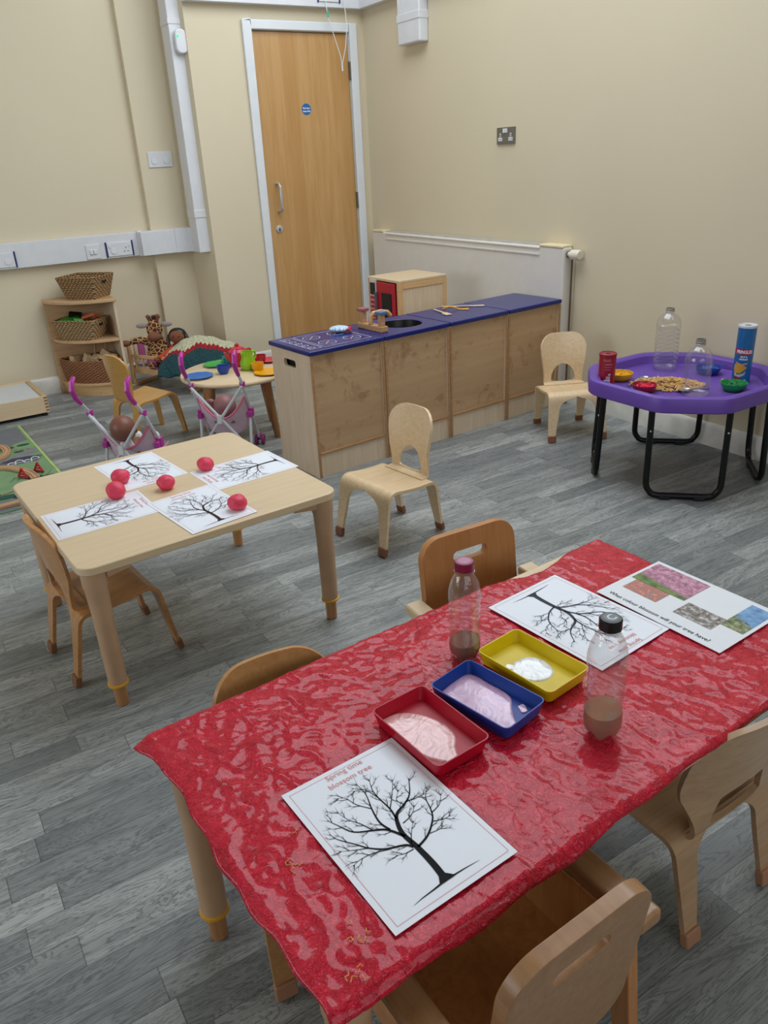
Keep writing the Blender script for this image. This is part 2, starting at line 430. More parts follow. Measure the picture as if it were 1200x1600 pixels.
# door wall with its return, and the doorway recess
dx0, dx1, dz1 = 2.417, 3.143, 2.16
m = MB()
m.prism([(1.99, YD), (dx0, YD), (dx0, YL + .2), (1.93, YL + .2), (1.93, YL - .05)], 0, ZC)
m.box(((dx0 + dx1) / 2, (YD + YL + .2) / 2, (dz1 + ZC) / 2), (dx1 - dx0, YL + .2 - YD, ZC - dz1))
m.box(((dx1 + XR) / 2, (YD + YL + .2) / 2, ZC / 2), (XR - dx1, YL + .2 - YD, ZC))
struct(m.build('wall_back', M_WALL, smooth=False))
m = MB(); m.box(((XL + 1.95) / 2, YL + .1, ZC / 2), (1.95 - XL, .2, ZC)); m.box(((1.66 + 1.94) / 2, YP + .03, ZC / 2), (.28, .06, ZC))
struct(m.build('wall_left', M_WALL, smooth=False, bev=.004))
# far left and rear walls with window openings
m = MB()
m.box((XL - .1, (YB + .5) / 2, ZC / 2), (.2, .5 - YB, ZC)); m.box((XL - .1, (4.3 + YL) / 2, ZC / 2), (.2, YL - 4.3, ZC))
m.box((XL - .1, 2.4, .5), (.2, 3.8, 1.0)); m.box((XL - .1, 2.4, 3.025), (.2, 3.8, 1.05))
M_WALL2 = wall_mat('dimmed_wall_paint', '#857a6a')  # unseen walls given a darker tone to cut bounced light
struct(m.build('wall_window_side', M_WALL2, smooth=False))
m = MB()
m.box(((XL - 1.9) / 2, YB - .1, ZC / 2), (-1.9 - XL, .2, ZC)); m.box(((2.5 + XR) / 2, YB - .1, ZC / 2), (XR - 2.5, .2, ZC))
m.box((.3, YB - .1, .5), (4.4, .2, 1.0)); m.box((.3, YB - .1, 3.025), (4.4, .2, 1.05))
struct(m.build('wall_rear', M_WALL2, smooth=False))
for i, (c, d) in enumerate((((XL - .12, 2.4, 1.75), (.05, 3.8, 1.5)), ((.3, YB - .12, 1.75), (4.4, .05, 1.5)), ((XR + .12, 2.4, 3.08), (.05, 4.2, .84)))):
    m = MB(); ax = 1 if d[1] > d[0] else 0; L = d[ax]
    for k in range(5):
        p = list(c); p[ax] += -L / 2 + L * k / 4; q = [.05, .05, d[2]]; m.box(p, q)
    for zz in (c[2] - d[2] / 2 + .02, c[2] + d[2] / 2 - .02):
        p = [c[0], c[1], zz]; q = [.05, .05, .05]; q[ax] = L; m.box(p, q)
    struct(m.build('window_%d' % (i + 1), M_FRAMEW, smooth=False))

def skirting(name, pts):
    m = MB()
    for (a, b, nx, ny) in pts:
        a, b = Vector(a), Vector(b); d = (b - a); L = d.length; ang = math.atan2(d.y, d.x)
        M = Matrix.Translation((a.x, a.y, 0)) @ Matrix.Rotation(ang, 4, 'Z')
        b2 = bmesh.new()
        prof = [(0, 0), (-.016, 0), (-.016, .095), (-.010, .108), (-.004, .114), (0, .114)]
        lo = [b2.verts.new((0, p[0], p[1])) for p in prof]; hi = [b2.verts.new((L, p[0], p[1])) for p in prof]
        b2.faces.new(lo); b2.faces.new(hi[::-1])
        for i in range(len(prof)): b2.faces.new((lo[i], hi[i], hi[(i + 1) % len(prof)], lo[(i + 1) % len(prof)]))
        bmesh.ops.recalc_face_normals(b2, faces=b2.faces); m._add(b2, M)
    return struct(m.build(name, M_BASE))
skirting('baseboard_left', [((XL, YL), (1.66, YL), 0, 0), ((1.66, YP), (1.93, YP), 0, 0)])
skirting('baseboard_right', [((XR, YD), (XR, YB), 0, 0)])
skirting('baseboard_back', [((1.99, YD), (dx0 - .05, YD), 0, 0)])

# door with its frame
m = MB()
fy = YD - .022
def casing(m, x0, x1, z0, z1): m.box(((x0 + x1) / 2, YD - .012, (z0 + z1) / 2), (x1 - x0, .024, z1 - z0))
casing(m, dx0 - .055, dx0 - .002, 0, dz1 + .058); casing(m, dx1 + .002, dx1 + .065, 0, dz1 + .058)
casing(m, dx0 - .002, dx1 + .002, dz1 + .002, dz1 + .058)
fr = struct(m.build('door_1_frame', M_FRAMEW, bev=.008, seg=3)); fr.name = 'trim_1'
door = MB().box(((dx0 + dx1) / 2, YD + .03, dz1 / 2), (dx1 - dx0 - .008, .045, dz1 - .01)).build('door_1', M_DOOR, smooth=False)
struct(door)
m = MB(); hx = 2.505
m.tube([(hx, YD + .008, 1.245), (hx, YD - .035, 1.245), (hx, YD - .055, 1.225), (hx, YD - .055, 1.085), (hx, YD - .035, 1.065), (hx, YD + .008, 1.065)], .0095, 12)
m.build('door_handle', M_ALU, door)
m = MB(); m.lathe([(0, 0), (.026, 0), (.026, .006), (.02, .008), (0, .008)], M=Matrix.Translation((2.495, YD + .008, .948)) @ Matrix.Rotation(PI / 2, 4, 'X'))
lk = m.build('lock_escutcheon', M_ALU, door)
MB().box((2.495, YD - .002, .944), (.007, .004, .02)).build('keyhole', M_BLACK, lk)
m = MB(); m.lathe([(0, 0), (.036, 0), (.036, .001), (0, .0012)], M=Matrix.Translation((2.787, YD + .0075, 1.702)) @ Matrix.Rotation(PI / 2, 4, 'X'))
sg = m.build('fire_door_sign', plain('sign_blue', '#1565a5', .35), door)
text('Fire door\nkeep shut', .0145, 'sign_text', M_WHITE, sg, Matrix.Translation((2.787, YD + .005, 1.704)) @ Matrix.Rotation(PI / 2, 4, 'X'), 'CENTER', bold=.0006)
for z in (1.935, 1.098, .25):
    m = MB(); m.box((3.146, YD - .004, z), (.016, .02, .11)); m.tube([(3.146, YD - .016, z - .055), (3.146, YD - .016, z + .055)], .006, 8)
    m.build('hinge', M_BRUSH, door)

# ---------------------------------------------------------------- trunking and sockets
tr = thing('cable_trunking', 'white plastic cable trunking along the left wall and up its corner', 'trunking', (0, 0, 0))
MB().box(((XL + 1.56) / 2, YL - .025, .92), (1.56 - XL, .05, .155)).build('trunking_run', M_PVC, tr, bev=.004)
MB().box((1.575, YL - .036, .92), (.035, .072, .165)).build('joint_cover', M_PVC, tr, bev=.004)
MB().box((1.715, YL - .06, .92), (.30, .12, .155)).build('trunking_run', M_PVC, tr, bev=.004)
m = MB(); m.prism([(1.80, YP - .075), (1.885, YP - .075), (1.97, 5.40), (1.975, 5.62), (1.8, 5.69)], .842, 1.0); m.build('corner_piece', M_PVC, tr, bev=.003)
vt = MB().box((1.945, 5.47, 1.97), (.085, .135, 2.26)).build('riser', M_PVC, tr, bev=.006)
MB().box((1.944, 5.468, 1.09), (.089, .139, .05)).build('joint_cover', M_PVC, tr, bev=.003)
MB().box((1.944, 5.468, 2.2), (.089, .139, .03)).build('joint_cover', M_PVC, tr, bev=.003)

def socket_face(name, label, x0, x1, z0, z1, y, kind, trim=True, cat='socket'):
    t = thing(name, label, cat, ((x0 + x1) / 2, y, (z0 + z1) / 2)); w, h = x1 - x0, z1 - z0
    MB().box((0, -.004, 0), (w, .008, h)).build('face_plate', M_PVC, t, bev=.003)
    if trim:
        for s in (-1, 1): MB().box((s * (w / 2 + .006), -.004, 0), (.008, .009, h + .01)).build('navy_trim', M_NAVY, t)
    for s in ((-1, 1) if kind != 'one' else (0,)):
        if kind == 'switch': continue
        if kind == 'blank' or s < 0:
            MB().lathe([(0, 0), (.021, 0), (.021, .004), (0, .004)], M=Matrix.Translation((s * w * .25, -.008, -.008)) @ Matrix.Rotation(PI / 2, 4, 'X')).build('safety_cover', M_FRAMEW, t, bev=.001)
        else:
            m = MB()
            for dx, dz, a, b in ((0, .014, .004, .009), (-.012, -.008, .008, .004), (.012, -.008, .008, .004)): m.box((w * .25 + dx, -.0085, -.008 + dz), (a, .002, b))
            m.build('socket_holes', M_BLACK, t)
    if kind == 'switch':
        for s in (-1, 1): MB().box((s * .012, -.012, 0), (.020, .010, .028)).build('rocker', M_FRAMEW, t, bev=.002)
    elif kind != 'blank':
        for s in (-1, 1): MB().box((s * w * .4, -.0105, .02), (.010, .007, .016)).build('rocker', M_FRAMEW, t, bev=.001)
    return t
socket_face('double_socket', 'white double socket with navy trim in trunking above the wicker baskets', 1.345, 1.51, .855, .943, YL - .05, 'double')
socket_face('isolator_switch', 'small square white switch left of a navy trimmed socket', 1.206, 1.297, .851, .942, YL - .05, 'switch', False, 'switch')
socket_face('double_socket', 'white double socket in trunking cut by the left photo edge', .60, .76, .855, .943, YL - .05, 'blank')
socket_face('wall_socket', 'white double socket with round covers above the doll bed', 1.717, 1.88, 1.388, 1.484, YP, 'blank', False)
# thermostat-like sensor on the riser
t = thing('motion_sensor', 'small white oval sensor with green light on the riser', 'sensor', (1.96, 5.40, 2.09))
MB().prism(rrect(.075, .135, .034), 0, .04, M=Matrix.Rotation(PI / 2, 4, 'X')).build('sensor_case', M_PVC, t, bev=.01, seg=3)
gm, nt, b = newmat('green_led'); b.inputs['Base Color'].default_value = lin('#20c060'); b.inputs['Emission Color'].default_value = lin('#30ff80'); b.inputs['Emission Strength'].default_value = 1.2
MB().lathe([(0, 0), (.008, 0), (.006, .003), (0, .003)], M=Matrix.Translation((-.022, -.04, .025)) @ Matrix.Rotation(PI / 2, 4, 'X')).build('indicator_light', gm, t)
# high level trunking
tr2 = thing('cable_trunking', 'white plastic cable trunking high above the door turning the corner', 'trunking')
MB().box(((1.99 + XR) / 2, YD - .03, 2.37), (XR - 1.99, .06, .15)).build('trunking_run', M_PVC, tr2, bev=.004)
MB().box((XR - .03, (YD - .06 + 1.0) / 2, 2.37), (.06, YD - 1.06, .15)).build('trunking_run', M_PVC, tr2, bev=.004)
MB().box((XR - .035, 4.70, 2.16), (.07, .245, .28)).build('drop_box', M_PVC, tr2, bev=.01)
MB().box((XR - .0365, 4.70, 2.165), (.074, .25, .045)).build('joint_cover', M_PVC, tr2, bev=.004)
t = socket_face('data_socket', 'navy trimmed white socket in trunking above the door', 2.905, 3.055, 2.325, 2.41, YD - .06, 'blank')
t = thing('hanging_cable', 'thin white cable hanging from the trunking over the door', 'cable', (2.95, YD - .075, 2.33))
m = MB(); m.tube([(0, 0, 0), (.0, -.006, -.05), (.012, -.006, -.11), (.05, -.006, -.22), (.085, -.006, -.32), (.092, -.006, -.375), (.10, -.006, -.345), (.128, -.006, -.26), (.145, -.006, -.15), (.142, -.004, -.06), (.135, 0, .01)], .0028, 8)
m.build('cable', M_FRAMEW, t); MB().box((.006, -.008, -.075), (.010, .003, .045)).build('cable_tag', plain('teal_tag', '#2fb39a', .5), t)
MB().tube([(.092, -.006, -.36), (.092, -.006, -.405)], .0055, 8).build('cable_end', M_FRAMEW, t)
# brushed socket on the right wall
t = thing('metal_socket', 'brushed grey metal double socket high on right wall', 'socket', (XR, 3.825, 1.457), -PI / 2)
MB().box((0, -.005, 0), (.155, .010, .088)).build('face_plate', M_BRUSH, t, bev=.002)
for s in (-1, 1):
    m = MB(); m.box((s * .045, -.0105, -.018), (.036, .002, .018)); m.box((s * .045, -.0105, .004), (.012, .002, .018)); i_ = m.build('socket_insert', M_FRAMEW, t)
    m = MB(); m.box((s * .045 - .010, -.012, -.018), (.006, .002, .004)); m.box((s * .045 + .010, -.012, -.018), (.006, .002, .004)); m.box((s * .045, -.012, .004), (.004, .002, .009)); m.build('socket_holes', M_BLACK, i_)
    MB().box((s * .010, -.013, .026), (.016, .007, .022)).build('rocker', M_FRAMEW, t, bev=.001)

# ---------------------------------------------------------------- radiator
t = thing('radiator', 'long cream white covered radiator on right wall behind play kitchen', 'radiator', (XR, 4.25, 0))
rx = -.073
m = MB(); m.box((rx / 2, 0, .5), (-rx, 2.0, .76)); m.build('cover', M_RAD, t, bev=.012, seg=3)
m = MB(); m.box((rx - .003, .0, .835), (.006, 1.62, .008)); m.box((rx - .003, 0, .87), (.006, 1.62, .006)); m.build('pressed_rib', M_RAD, t, bev=.001)
m = MB()
for k in range(5): m.box((-.012 - .012 * k, .02, .884), (.005, 1.6, .008))
m.build('top_grille', plain('grille_paint', '#c9c5bd', .4), t)
for y, L in ((-.9, .19), (.92, .14)): MB().box((rx / 2 - .002, y, .884), (-rx + .004, L, .016)).build('end_cap', M_CREAM, t, bev=.006)
v = thing('radiator_valve', 'round cream thermostatic valve at right end of the radiator', 'valve', (XR - .04, 3.24, .845))
MB().lathe([(0, 0), (.014, 0), (.014, .02), (.026, .024), (.028, .07), (.022, .082), (0, .084)], M=Matrix.Rotation(PI / 2, 4, 'X')).build('valve_head', plain('valve_cream', '#e2dac6', .4), v)
MB().tube([(0, -.0, 0), (0, .01, 0)], .017, 12).build('valve_collar', M_BRUSH, v)
MB().tube([(.012, -.012, -.01), (.012, -.012, -.845)], .0055, 8).build('supply_pipe', plain('pipe_brown', '#5b4a38', .5), v)

# ================================================================ CHAIRS
def side_blend(v, a, b, x, y):
    t = max(0, min(1, (v - a) / (b - a))); t = t * t * (3 - 2 * t); return x + (y - x) * t
def ply_chair(name, label, loc, rz, mat=M_CHAIR, hole=True, caps=True, big=False, group=None, sc_=1.0, capmat=None, wide=1.0, lean=0.0):
    t = thing(name, label, 'chair', loc, rz, group)
    S = sc_
    path = Path(smoothpath([(-.170 * S, .0), (-.125 * S, .235 * S), (.0, .236 * S), (.118 * S, .256 * S), (.158 * S, 0)], [.035, .06, .05], 8))
    L = path.L; vr, vf = .235 * S, L - .235 * S            # where legs meet seat
    W = .148 * S * wide
    def outer(v):
        if v < L / 2: return side_blend(v, 0, vr + .03, W - .012, W)
        return side_blend(v, vf - .05, L, W, W + .004)
    lw_b, lw_t = .034 * S, .056 * S
    ar, af = .205 * S, L - .195 * S
    def inner(v):
        if v < ar + .03 * S:
            k = max(0, min(1, (ar + .03 * S - v) / (.055 * S))); leg = outer(v) - side_blend(v, 0, ar, lw_b, lw_t)
            return leg * math.sqrt(1 - (1 - k) ** 2)
        if v > af - .03 * S:
            k = max(0, min(1, (v - (af - .03 * S)) / (.055 * S))); leg = outer(v) - side_blend(L - v, 0, L - af, lw_b, lw_t)
            return leg * math.sqrt(1 - (1 - k) ** 2)
        return 0
    th = .011
    va, vb = ar - .026 * S, af + .026 * S
    sd = plysheet(path, outer, inner, va, vb, th, 40, ncol=8).build('seat', mat, t)
    for (a, b) in ((.002, va), (vb, L - .002)):
        for s in (-1, 1):
            lg = plysheet(path, outer, inner, a, b, th, 10, sides=(s,)).build('leg', mat, t)
            if caps:
                v = .0 if a < .1 else L
                p0 = path(.001 if a < .1 else L - .001); p1 = path(.036 if a < .1 else L - .036)
                xm = s * (outer(v) - lw_b / 2 - .001)
                p0, p1 = Vector((xm, p0[0], 0.0)), Vector((xm, p1[0], p1[1]))
                d = (p1 - p0).normalized(); off = Vector((0, 0, 0))
                c = MB(); ax = d.to_track_quat('Z', 'Y').to_matrix().to_4x4(); mid = (p0 + p1) / 2 + Vector((0, (.003 if a < .1 else -.003), 0))
                c.box((0, 0, 0), (lw_b + .007, .019, .034), M=Matrix.Translation(mid + Vector((0, 0, .002))) @ ax)
                c.build('foot_cap', capmat or M_CAP, lg, bev=.004)
    # backrest
    bp = Path(smoothpath([(-.080 * S, .229 * S), (-.125 * S, .231 * S), (-.150 * S - lean * .5, .40 * S), (-.168 * S - lean, .497 * S)], [.022, .05], 8))
    BL = bp.L; vs0 = .0
    vb0 = .042 * S   # where the upright begins
    Wt, Ww = (.124 if not big else .150) * S * wide, (.104 if not big else .108) * S * wide
    def bo(v):
        if v < vb0: return side_blend(v, 0, vb0, Ww + .006, Ww)
        k = (v - vb0) / (BL - vb0)
        w = side_blend(k, .05, .75, Ww, Wt) if not big else side_blend(k, .0, .55, Ww, Wt)
        rr = .075 * S; d = BL - v
        if d < rr: w -= rr * (1 - math.sqrt(max(0, 1 - (1 - d / rr) ** 2)))
        return w
    h0, h1 = vb0 + .014, vb0 + (.104 if not big else .095) * S
    hw = .066 * S if not big else .078 * S
    def bi(v):
        if not hole or v <= h0 or v >= h1: return 0
        k = (v - h0) / (h1 - h0)
        if big: return hw * (1 - .25 * k) * min(1, math.sqrt(max(0, k / .12)), math.sqrt(max(0, (1 - k) / .12)))
        if k < .15: return hw * (.75 + .25 * math.sqrt(1 - (1 - k / .15) ** 2))
        return hw * math.sqrt(max(0, 1 - ((k - .15) / .85) ** 2))
    vs = [BL * i / 60 for i in range(61)]
    if hole: vs += [h0 + .0001, h0 + .004, h1 - .0005, h1 - .003, h1 - .008]
    rr = .075 * S; vs += [BL - rr * q for q in (.004, .015, .035, .06, .1, .15)]
    vs = sorted(vs)
    curve = lambda x, v: -.32 * (x * x) / .12 * max(0, min(1, (v - vb0) / .1)) * -1 * .6
    plysheet(bp, bo, bi, 0, BL, .011, vs=vs, ncol=7, xb=curve).build('backrest', mat, t)
    return t
ply_chair('bentwood_chair', 'pale plywood chair with arched back hole standing before kitchen units', (1.475, 2.40, 0), R(98), M_CHAIR, True, True)
ply_chair('bentwood_chair', 'pale plywood chair between play kitchen and purple tray', (2.89, 2.845, 0), R(154), M_CHAIR, True, True)
ply_chair('bentwood_chair', 'worn brown plywood chair tucked under the bare birch table', (.335, 2.245, 0), R(-84), M_CHAIRD, True, True, capmat=plain('worn_cap', '#7d5638', .6))
ply_chair('bentwood_chair', 'honey plywood chair turned to the round tea table', (1.085, 4.31, 0), R(-72), wood('chair_honey', '#c9984f', '#b5823e', .3, axis=1, coat=.4), False, False, sc_=1.0, wide=.85)
ply_chair('bentwood_chair', 'honey chair with round topped back at left end of red table', (.435, 1.055, 0), R(176), wood('chair_amber', '#c2905a', '#ad7a44', .3, axis=1, coat=.4), False, True, capmat=plain('pink_cap', '#a97a5c', .5), sc_=1.02)
rc = ply_chair('bentwood_chair', 'plywood chair with wide back opening right of the near armchair', (1.085, .735, 0), R(1), wood('chair_tan', '#bb9a78', '#a8845e', .34, axis=0, coat=.2), True, True, big=True, capmat=plain('pink_cap', '#a97a5c', .5), sc_=1.0, wide=1.0, lean=.01)

def arm_chair(label, loc, rz, mat, matb, W=.275, mata=None):
    mata = mata or matb
    t = thing('armchair', label, 'chair', loc, rz)
    # local: front +Y, centre of seat at origin
    m = MB(); m.box((0, .0, .245), (.29, .30, .018)); m.build('seat', mat, t, bev=.003)
    M = Matrix.Translation((0, -.150, .25)) @ Matrix.Rotation(R(7), 4, 'X') @ Matrix.Rotation(PI / 2, 4, 'X')
    H = .30
    b = bmesh.new()
    out = [(x, y + H / 2) for x, y in rrect(W, H, .055, 8)]
    slot = [(x, y + H - .062) for x, y in rrect(.10, .027, .0134, 6)]
    vo = [b.verts.new((x, y, 0)) for x, y in out]; vi = [b.verts.new((x, y, 0)) for x, y in slot]
    ed = [b.edges.new((vo[i], vo[(i + 1) % len(vo)])) for i in range(len(vo))] + [b.edges.new((vi[i], vi[(i + 1) % len(vi)])) for i in range(len(vi))]
    bmesh.ops.triangle_fill(b, use_beauty=True, use_dissolve=False, edges=ed)
    ex = bmesh.ops.extrude_face_region(b, geom=b.faces[:]); bmesh.ops.translate(b, verts=[g for g in ex['geom'] if isinstance(g, bmesh.types.BMVert)], vec=(0, 0, .022))
    bmesh.ops.recalc_face_normals(b, faces=b.faces)
    m = MB(); m._add(b, M); m.build('backrest', matb, t, bev=.004)
    for s in (-1, 1):
        m = MB(); m.box((s * .170, -.013, .392), (.048, .332, .028)); m.build('armrest', mata, t, bev=.008, seg=3)
        m = MB(); m.box((s * .151, .0, .30), (.016, .27, .165)); m.build('side_panel', mat, t, bev=.003)
        for fy_, spl in ((-1, -.05), (1, .03)):
            m = MB()
            y0 = fy_ * .125
            pts = [(y0 - .022, .385), (y0 + .022, .385), (y0 + spl + .016, 0.0), (y0 + spl - .016, 0.0)]
            m.prism(pts, -.011, .011, M=Matrix.Translation((s * .170, 0, 0)) @ Matrix(((0, 0, 1, 0), (1, 0, 0, 0), (0, 1, 0, 0), (0, 0, 0, 1))))
            m.build('leg', mat, t, bev=.003)
    MB().tube([(-.185, -.135, .215), (.185, -.135, .215)], .011, 14).build('stretcher', matb, t)
    return t
arm_chair('wooden armchair with handle slot on far side of red table', (1.045, 1.165, 0), R(177), M_ARM, wood('armchair_far', '#c48a54', '#b0753f', .35, axis=2, strips=.07, coat=.3), .275, M_BIRCH)
arm_chair('wooden armchair seen from behind at near side of red table', (.500, .628, 0), R(2), M_ARM, M_ARMB, .25)

# ================================================================ TABLES
def work_table(label, loc, rz, W, D, H, group=None, ring_h=.11):
    t = thing('activity_table', label, 'table', loc, rz, group)
    MB().prism(rrect(W, D, .045, 6), H - .024, H).build('tabletop', M_BIRCH, t, bev=.004, seg=3)
    for sx in (-1, 1):
        for sy in (-1, 1):
            cx, cy = sx * (W / 2 - .042), sy * (D / 2 - .042)
            m = MB(); m.lathe([(0, .075), (.026, .075), (.0275, .30), (.031, H - .075), (.0335, H - .07), (.0335, H - .0245), (0, H - .0245)], (cx, cy, 0), 24)
            lg = m.build('leg', M_LEGT, t)
            m = MB(); m.prism([(cx - sx * .03, cy - .02), (cx - sx * .10, cy - sy * .0), (cx - sx * .03, cy + .02)], H - .05, H - .0245); m.build('bracket', M_LEGT, lg)
            m = MB(); m.prism([(cx - .02, cy - sy * .03), (cx - sx * .0, cy - sy * .10), (cx + .02, cy - sy * .03)], H - .05, H - .0245); m.build('bracket', M_LEGT, lg)
            MB().lathe([(0, 0), (.014, 0), (.0175, .004), (.0185, .075), (0, .075)], (cx, cy, 0), 20).build('leg_foot', M_LEGF, lg)
            m = MB(); m.lathe([(.024, .070), (.029, .072), (.029, .078), (.024, .080)], (cx, cy, 0), 24); m.build('ring', M_YEL, lg)
    return t
TW = (.605, 2.317, 0); TWr = R(3.3)
work_table('square birch activity table holding four tree sheets and pink dough', TW, TWr, .79, .785, .46)
TR = (.777, .867, 0); TRr = R(3)
work_table('long activity table under the crinkled red cover', TR, TRr, 1.15, .6, .492)
cv = None
def cover():
    global cv
    bm = bmesh.new(); nx, ny = 260, 150
    from mathutils import noise as mn
    V = []
    for i in range(nx + 1):
        row = []
        for j in range(ny + 1):
            u, v = i / nx, j / ny
            x0 = -.586 + .004 * math.sin(v * 9 + 1) + .0025 * math.sin(v * 37) - .014 * max(0, 1 - (1 - v) * 5)
            x1 = .578
            y1 = .306 + .003 * math.sin(u * 23) - .034 * math.exp(-((u - .82) / .09) ** 2) - .02 * max(0, (u - .9) * 5)
            y0 = -.312 - .004 * math.sin(u * 7) - .0015 * math.sin(u * 41)
            x = x0 + (x1 - x0) * u; y = y0 + (y1 - y0) * v
            p = Vector((x, y, 0))
            # edge factor
            r1 = mn.turbulence(p * 7, 4, False, noise_basis='PERLIN_ORIGINAL', amplitude_scale=.55, frequency_scale=2.1)
            r2 = abs(mn.noise(Vector((x * 18 + 3, y * 10, 1.7)))) 
            r3 = abs(mn.noise(Vector((x * 38 + y * 22, y * 34 - x * 12, 4.2))))
            flat = 1.0
            z = .4945 + (.0026 * r1 + .0018 * max(0, 1 - r2 * 4) + .0012 * max(0, 1 - 4 * r3))
            # droop past table edges
            d = 0
            if y < -.300: d += (-.300 - y) * 1.0
            if y > .300: d += (y - .300) * .8
            if x < -.575: d += (-.575 - x) * .5
            if x > .575: d += (x - .575) * 1.5
            z -= d
            row.append(bm.verts.new((x, y, z)))
        V.append(row)
    for i in range(nx):
        for j in range(ny): bm.faces.new((V[i][j], V[i + 1][j], V[i + 1][j + 1], V[i][j + 1]))
    for f in bm.faces: f.smooth = True
    me = bpy.data.meshes.new('table_cover'); bm.to_mesh(me); bm.free(); me.materials.append(M_COVER)
    o = bpy.data.objects.new('table_cover', me); COL.objects.link(o); o.location = TR; o.rotation_euler = (0, 0, TRr)
    tag(o, 'crinkled glossy red plastic cover spread over the long table', 'tablecloth')
    md = o.modifiers.new('thick', 'SOLIDIFY'); md.thickness = .0012; md.offset = 1
    return o
cv = cover()
# dried glue marks on the cover
random.seed(3)
glue = plain('dried_glue', '#d9a05a', .4)
for (cx, cy, n, s_) in ((.292, .600, 6, .006), (.262, .560, 6, .005), (.262, .745, 5, .005), (.300, .80, 2, .004)):
    m = MB()
    for k in range(n):
        a = random.uniform(0, 6.3); x = cx + random.gauss(0, s_ * 1.5); y = cy + random.gauss(0, s_)
        Lr = random.uniform(.003, .007)
        m.tube([(x, y, .4990), (x + Lr * math.cos(a), y + Lr * math.sin(a), .4994), (x + Lr * math.cos(a + .8) * 1.6, y + Lr * math.sin(a + .8) * 1.6, .4990)], .0007, 5)
    o = m.build('glue_mark', glue); o.parent = cv; o.matrix_parent_inverse = (Matrix.Translation(TR) @ Matrix.Rotation(TRr, 4, 'Z')).inverted()

# ---------------------------------------------------------------- printed sheets
TREE = {
 'trunk': ([(102, 272), (105, 241), (105, 205), (103, 175), (110, 151), (120, 138), (138, 131), (157, 119), (176, 92)], 7.5, .8),
 'b1': ([(101, 202), (93, 192), (68, 181), (50, 165), (39, 148), (24, 126), (19, 110)], 3.2, .4),
 'b1b': ([(50, 165), (31, 155), (13, 144)], 1.1, .3), 'b1c': ([(73, 185), (49, 176), (29, 174), (16, 177)], 1.2, .3),
 'b2': ([(103, 180), (90, 155), (73, 143), (49, 128), (38, 105), (30, 86)], 3.6, .4), 'b2b': ([(73, 143), (65, 121), (55, 103), (50, 80)], 1.3, .3),
 'b3': ([(93, 157), (89, 137), (94, 110), (104, 78), (104, 50)], 2.8, .4), 'b3b': ([(94, 107), (81, 87), (75, 66), (64, 59)], 1.2, .3),
 'b4': ([(112, 147), (116, 125), (115, 97), (117, 77), (126, 55)], 2.5, .4), 'b4b': ([(116, 125), (136, 103), (155, 78)], 1.4, .3), 'b4c': ([(115, 97), (108, 70), (91, 62)], 1.1, .3),
 'b5': ([(106, 206), (130, 198), (154, 179), (164, 161), (171, 141), (186, 125)], 3.0, .4), 'b5b': ([(160, 169), (180, 163), (195, 148)], 1.4, .3),
 'b5c': ([(152, 183), (166, 189), (178, 190)], 1.2, .3), 'b5d': ([(132, 197), (149, 200), (156, 199)], 1.0, .3),
 'b6': ([(115, 159), (134, 154), (149, 142)], 1.4, .3), 'b7': ([(99, 205), (85, 204), (73, 199)], 1.2, .3), 'b8': ([(102, 196), (115, 179), (129, 165)], 1.3, .3),
 'b9': ([(138, 131), (134, 117), (149, 102)], 1.1, .3), 'b10': ([(144, 128), (159, 132), (175, 133)], 1.2, .3)}
def ribbon(bm, pts, w0, w1, z):
    vs = []
    n = len(pts)
    for i, p in enumerate(pts):
        t = (pts[min(i + 1, n - 1)] - pts[max(0, i - 1)]).normalized(); nn = Vector((-t.y, t.x))
        w = (w0 + (w1 - w0) * i / (n - 1)) / 2
        a, b = p + nn * w, p - nn * w
        vs.append((bm.verts.new((a.x / 1000, -a.y / 1000, z)), bm.verts.new((b.x / 1000, -b.y / 1000, z))))
    for (a, b), (c, d) in zip(vs, vs[1:]): bm.faces.new((a, b, d, c))
def dense(pts, k=4):
    P = [Vector(p) for p in pts]; out = []
    Q = [P[0]] + P + [P[-1]]
    for i in range(1, len(Q) - 2):
        for j in range(k):
            t = j / k; a, b, c, d = Q[i - 1], Q[i], Q[i + 1], Q[i + 2]
            out.append(.5 * ((2 * b) + (c - a) * t + (2 * a - 5 * b + 4 * c - d) * t * t + (3 * b - a - 3 * c + d) * t ** 3))
    out.append(P[-1]); return out
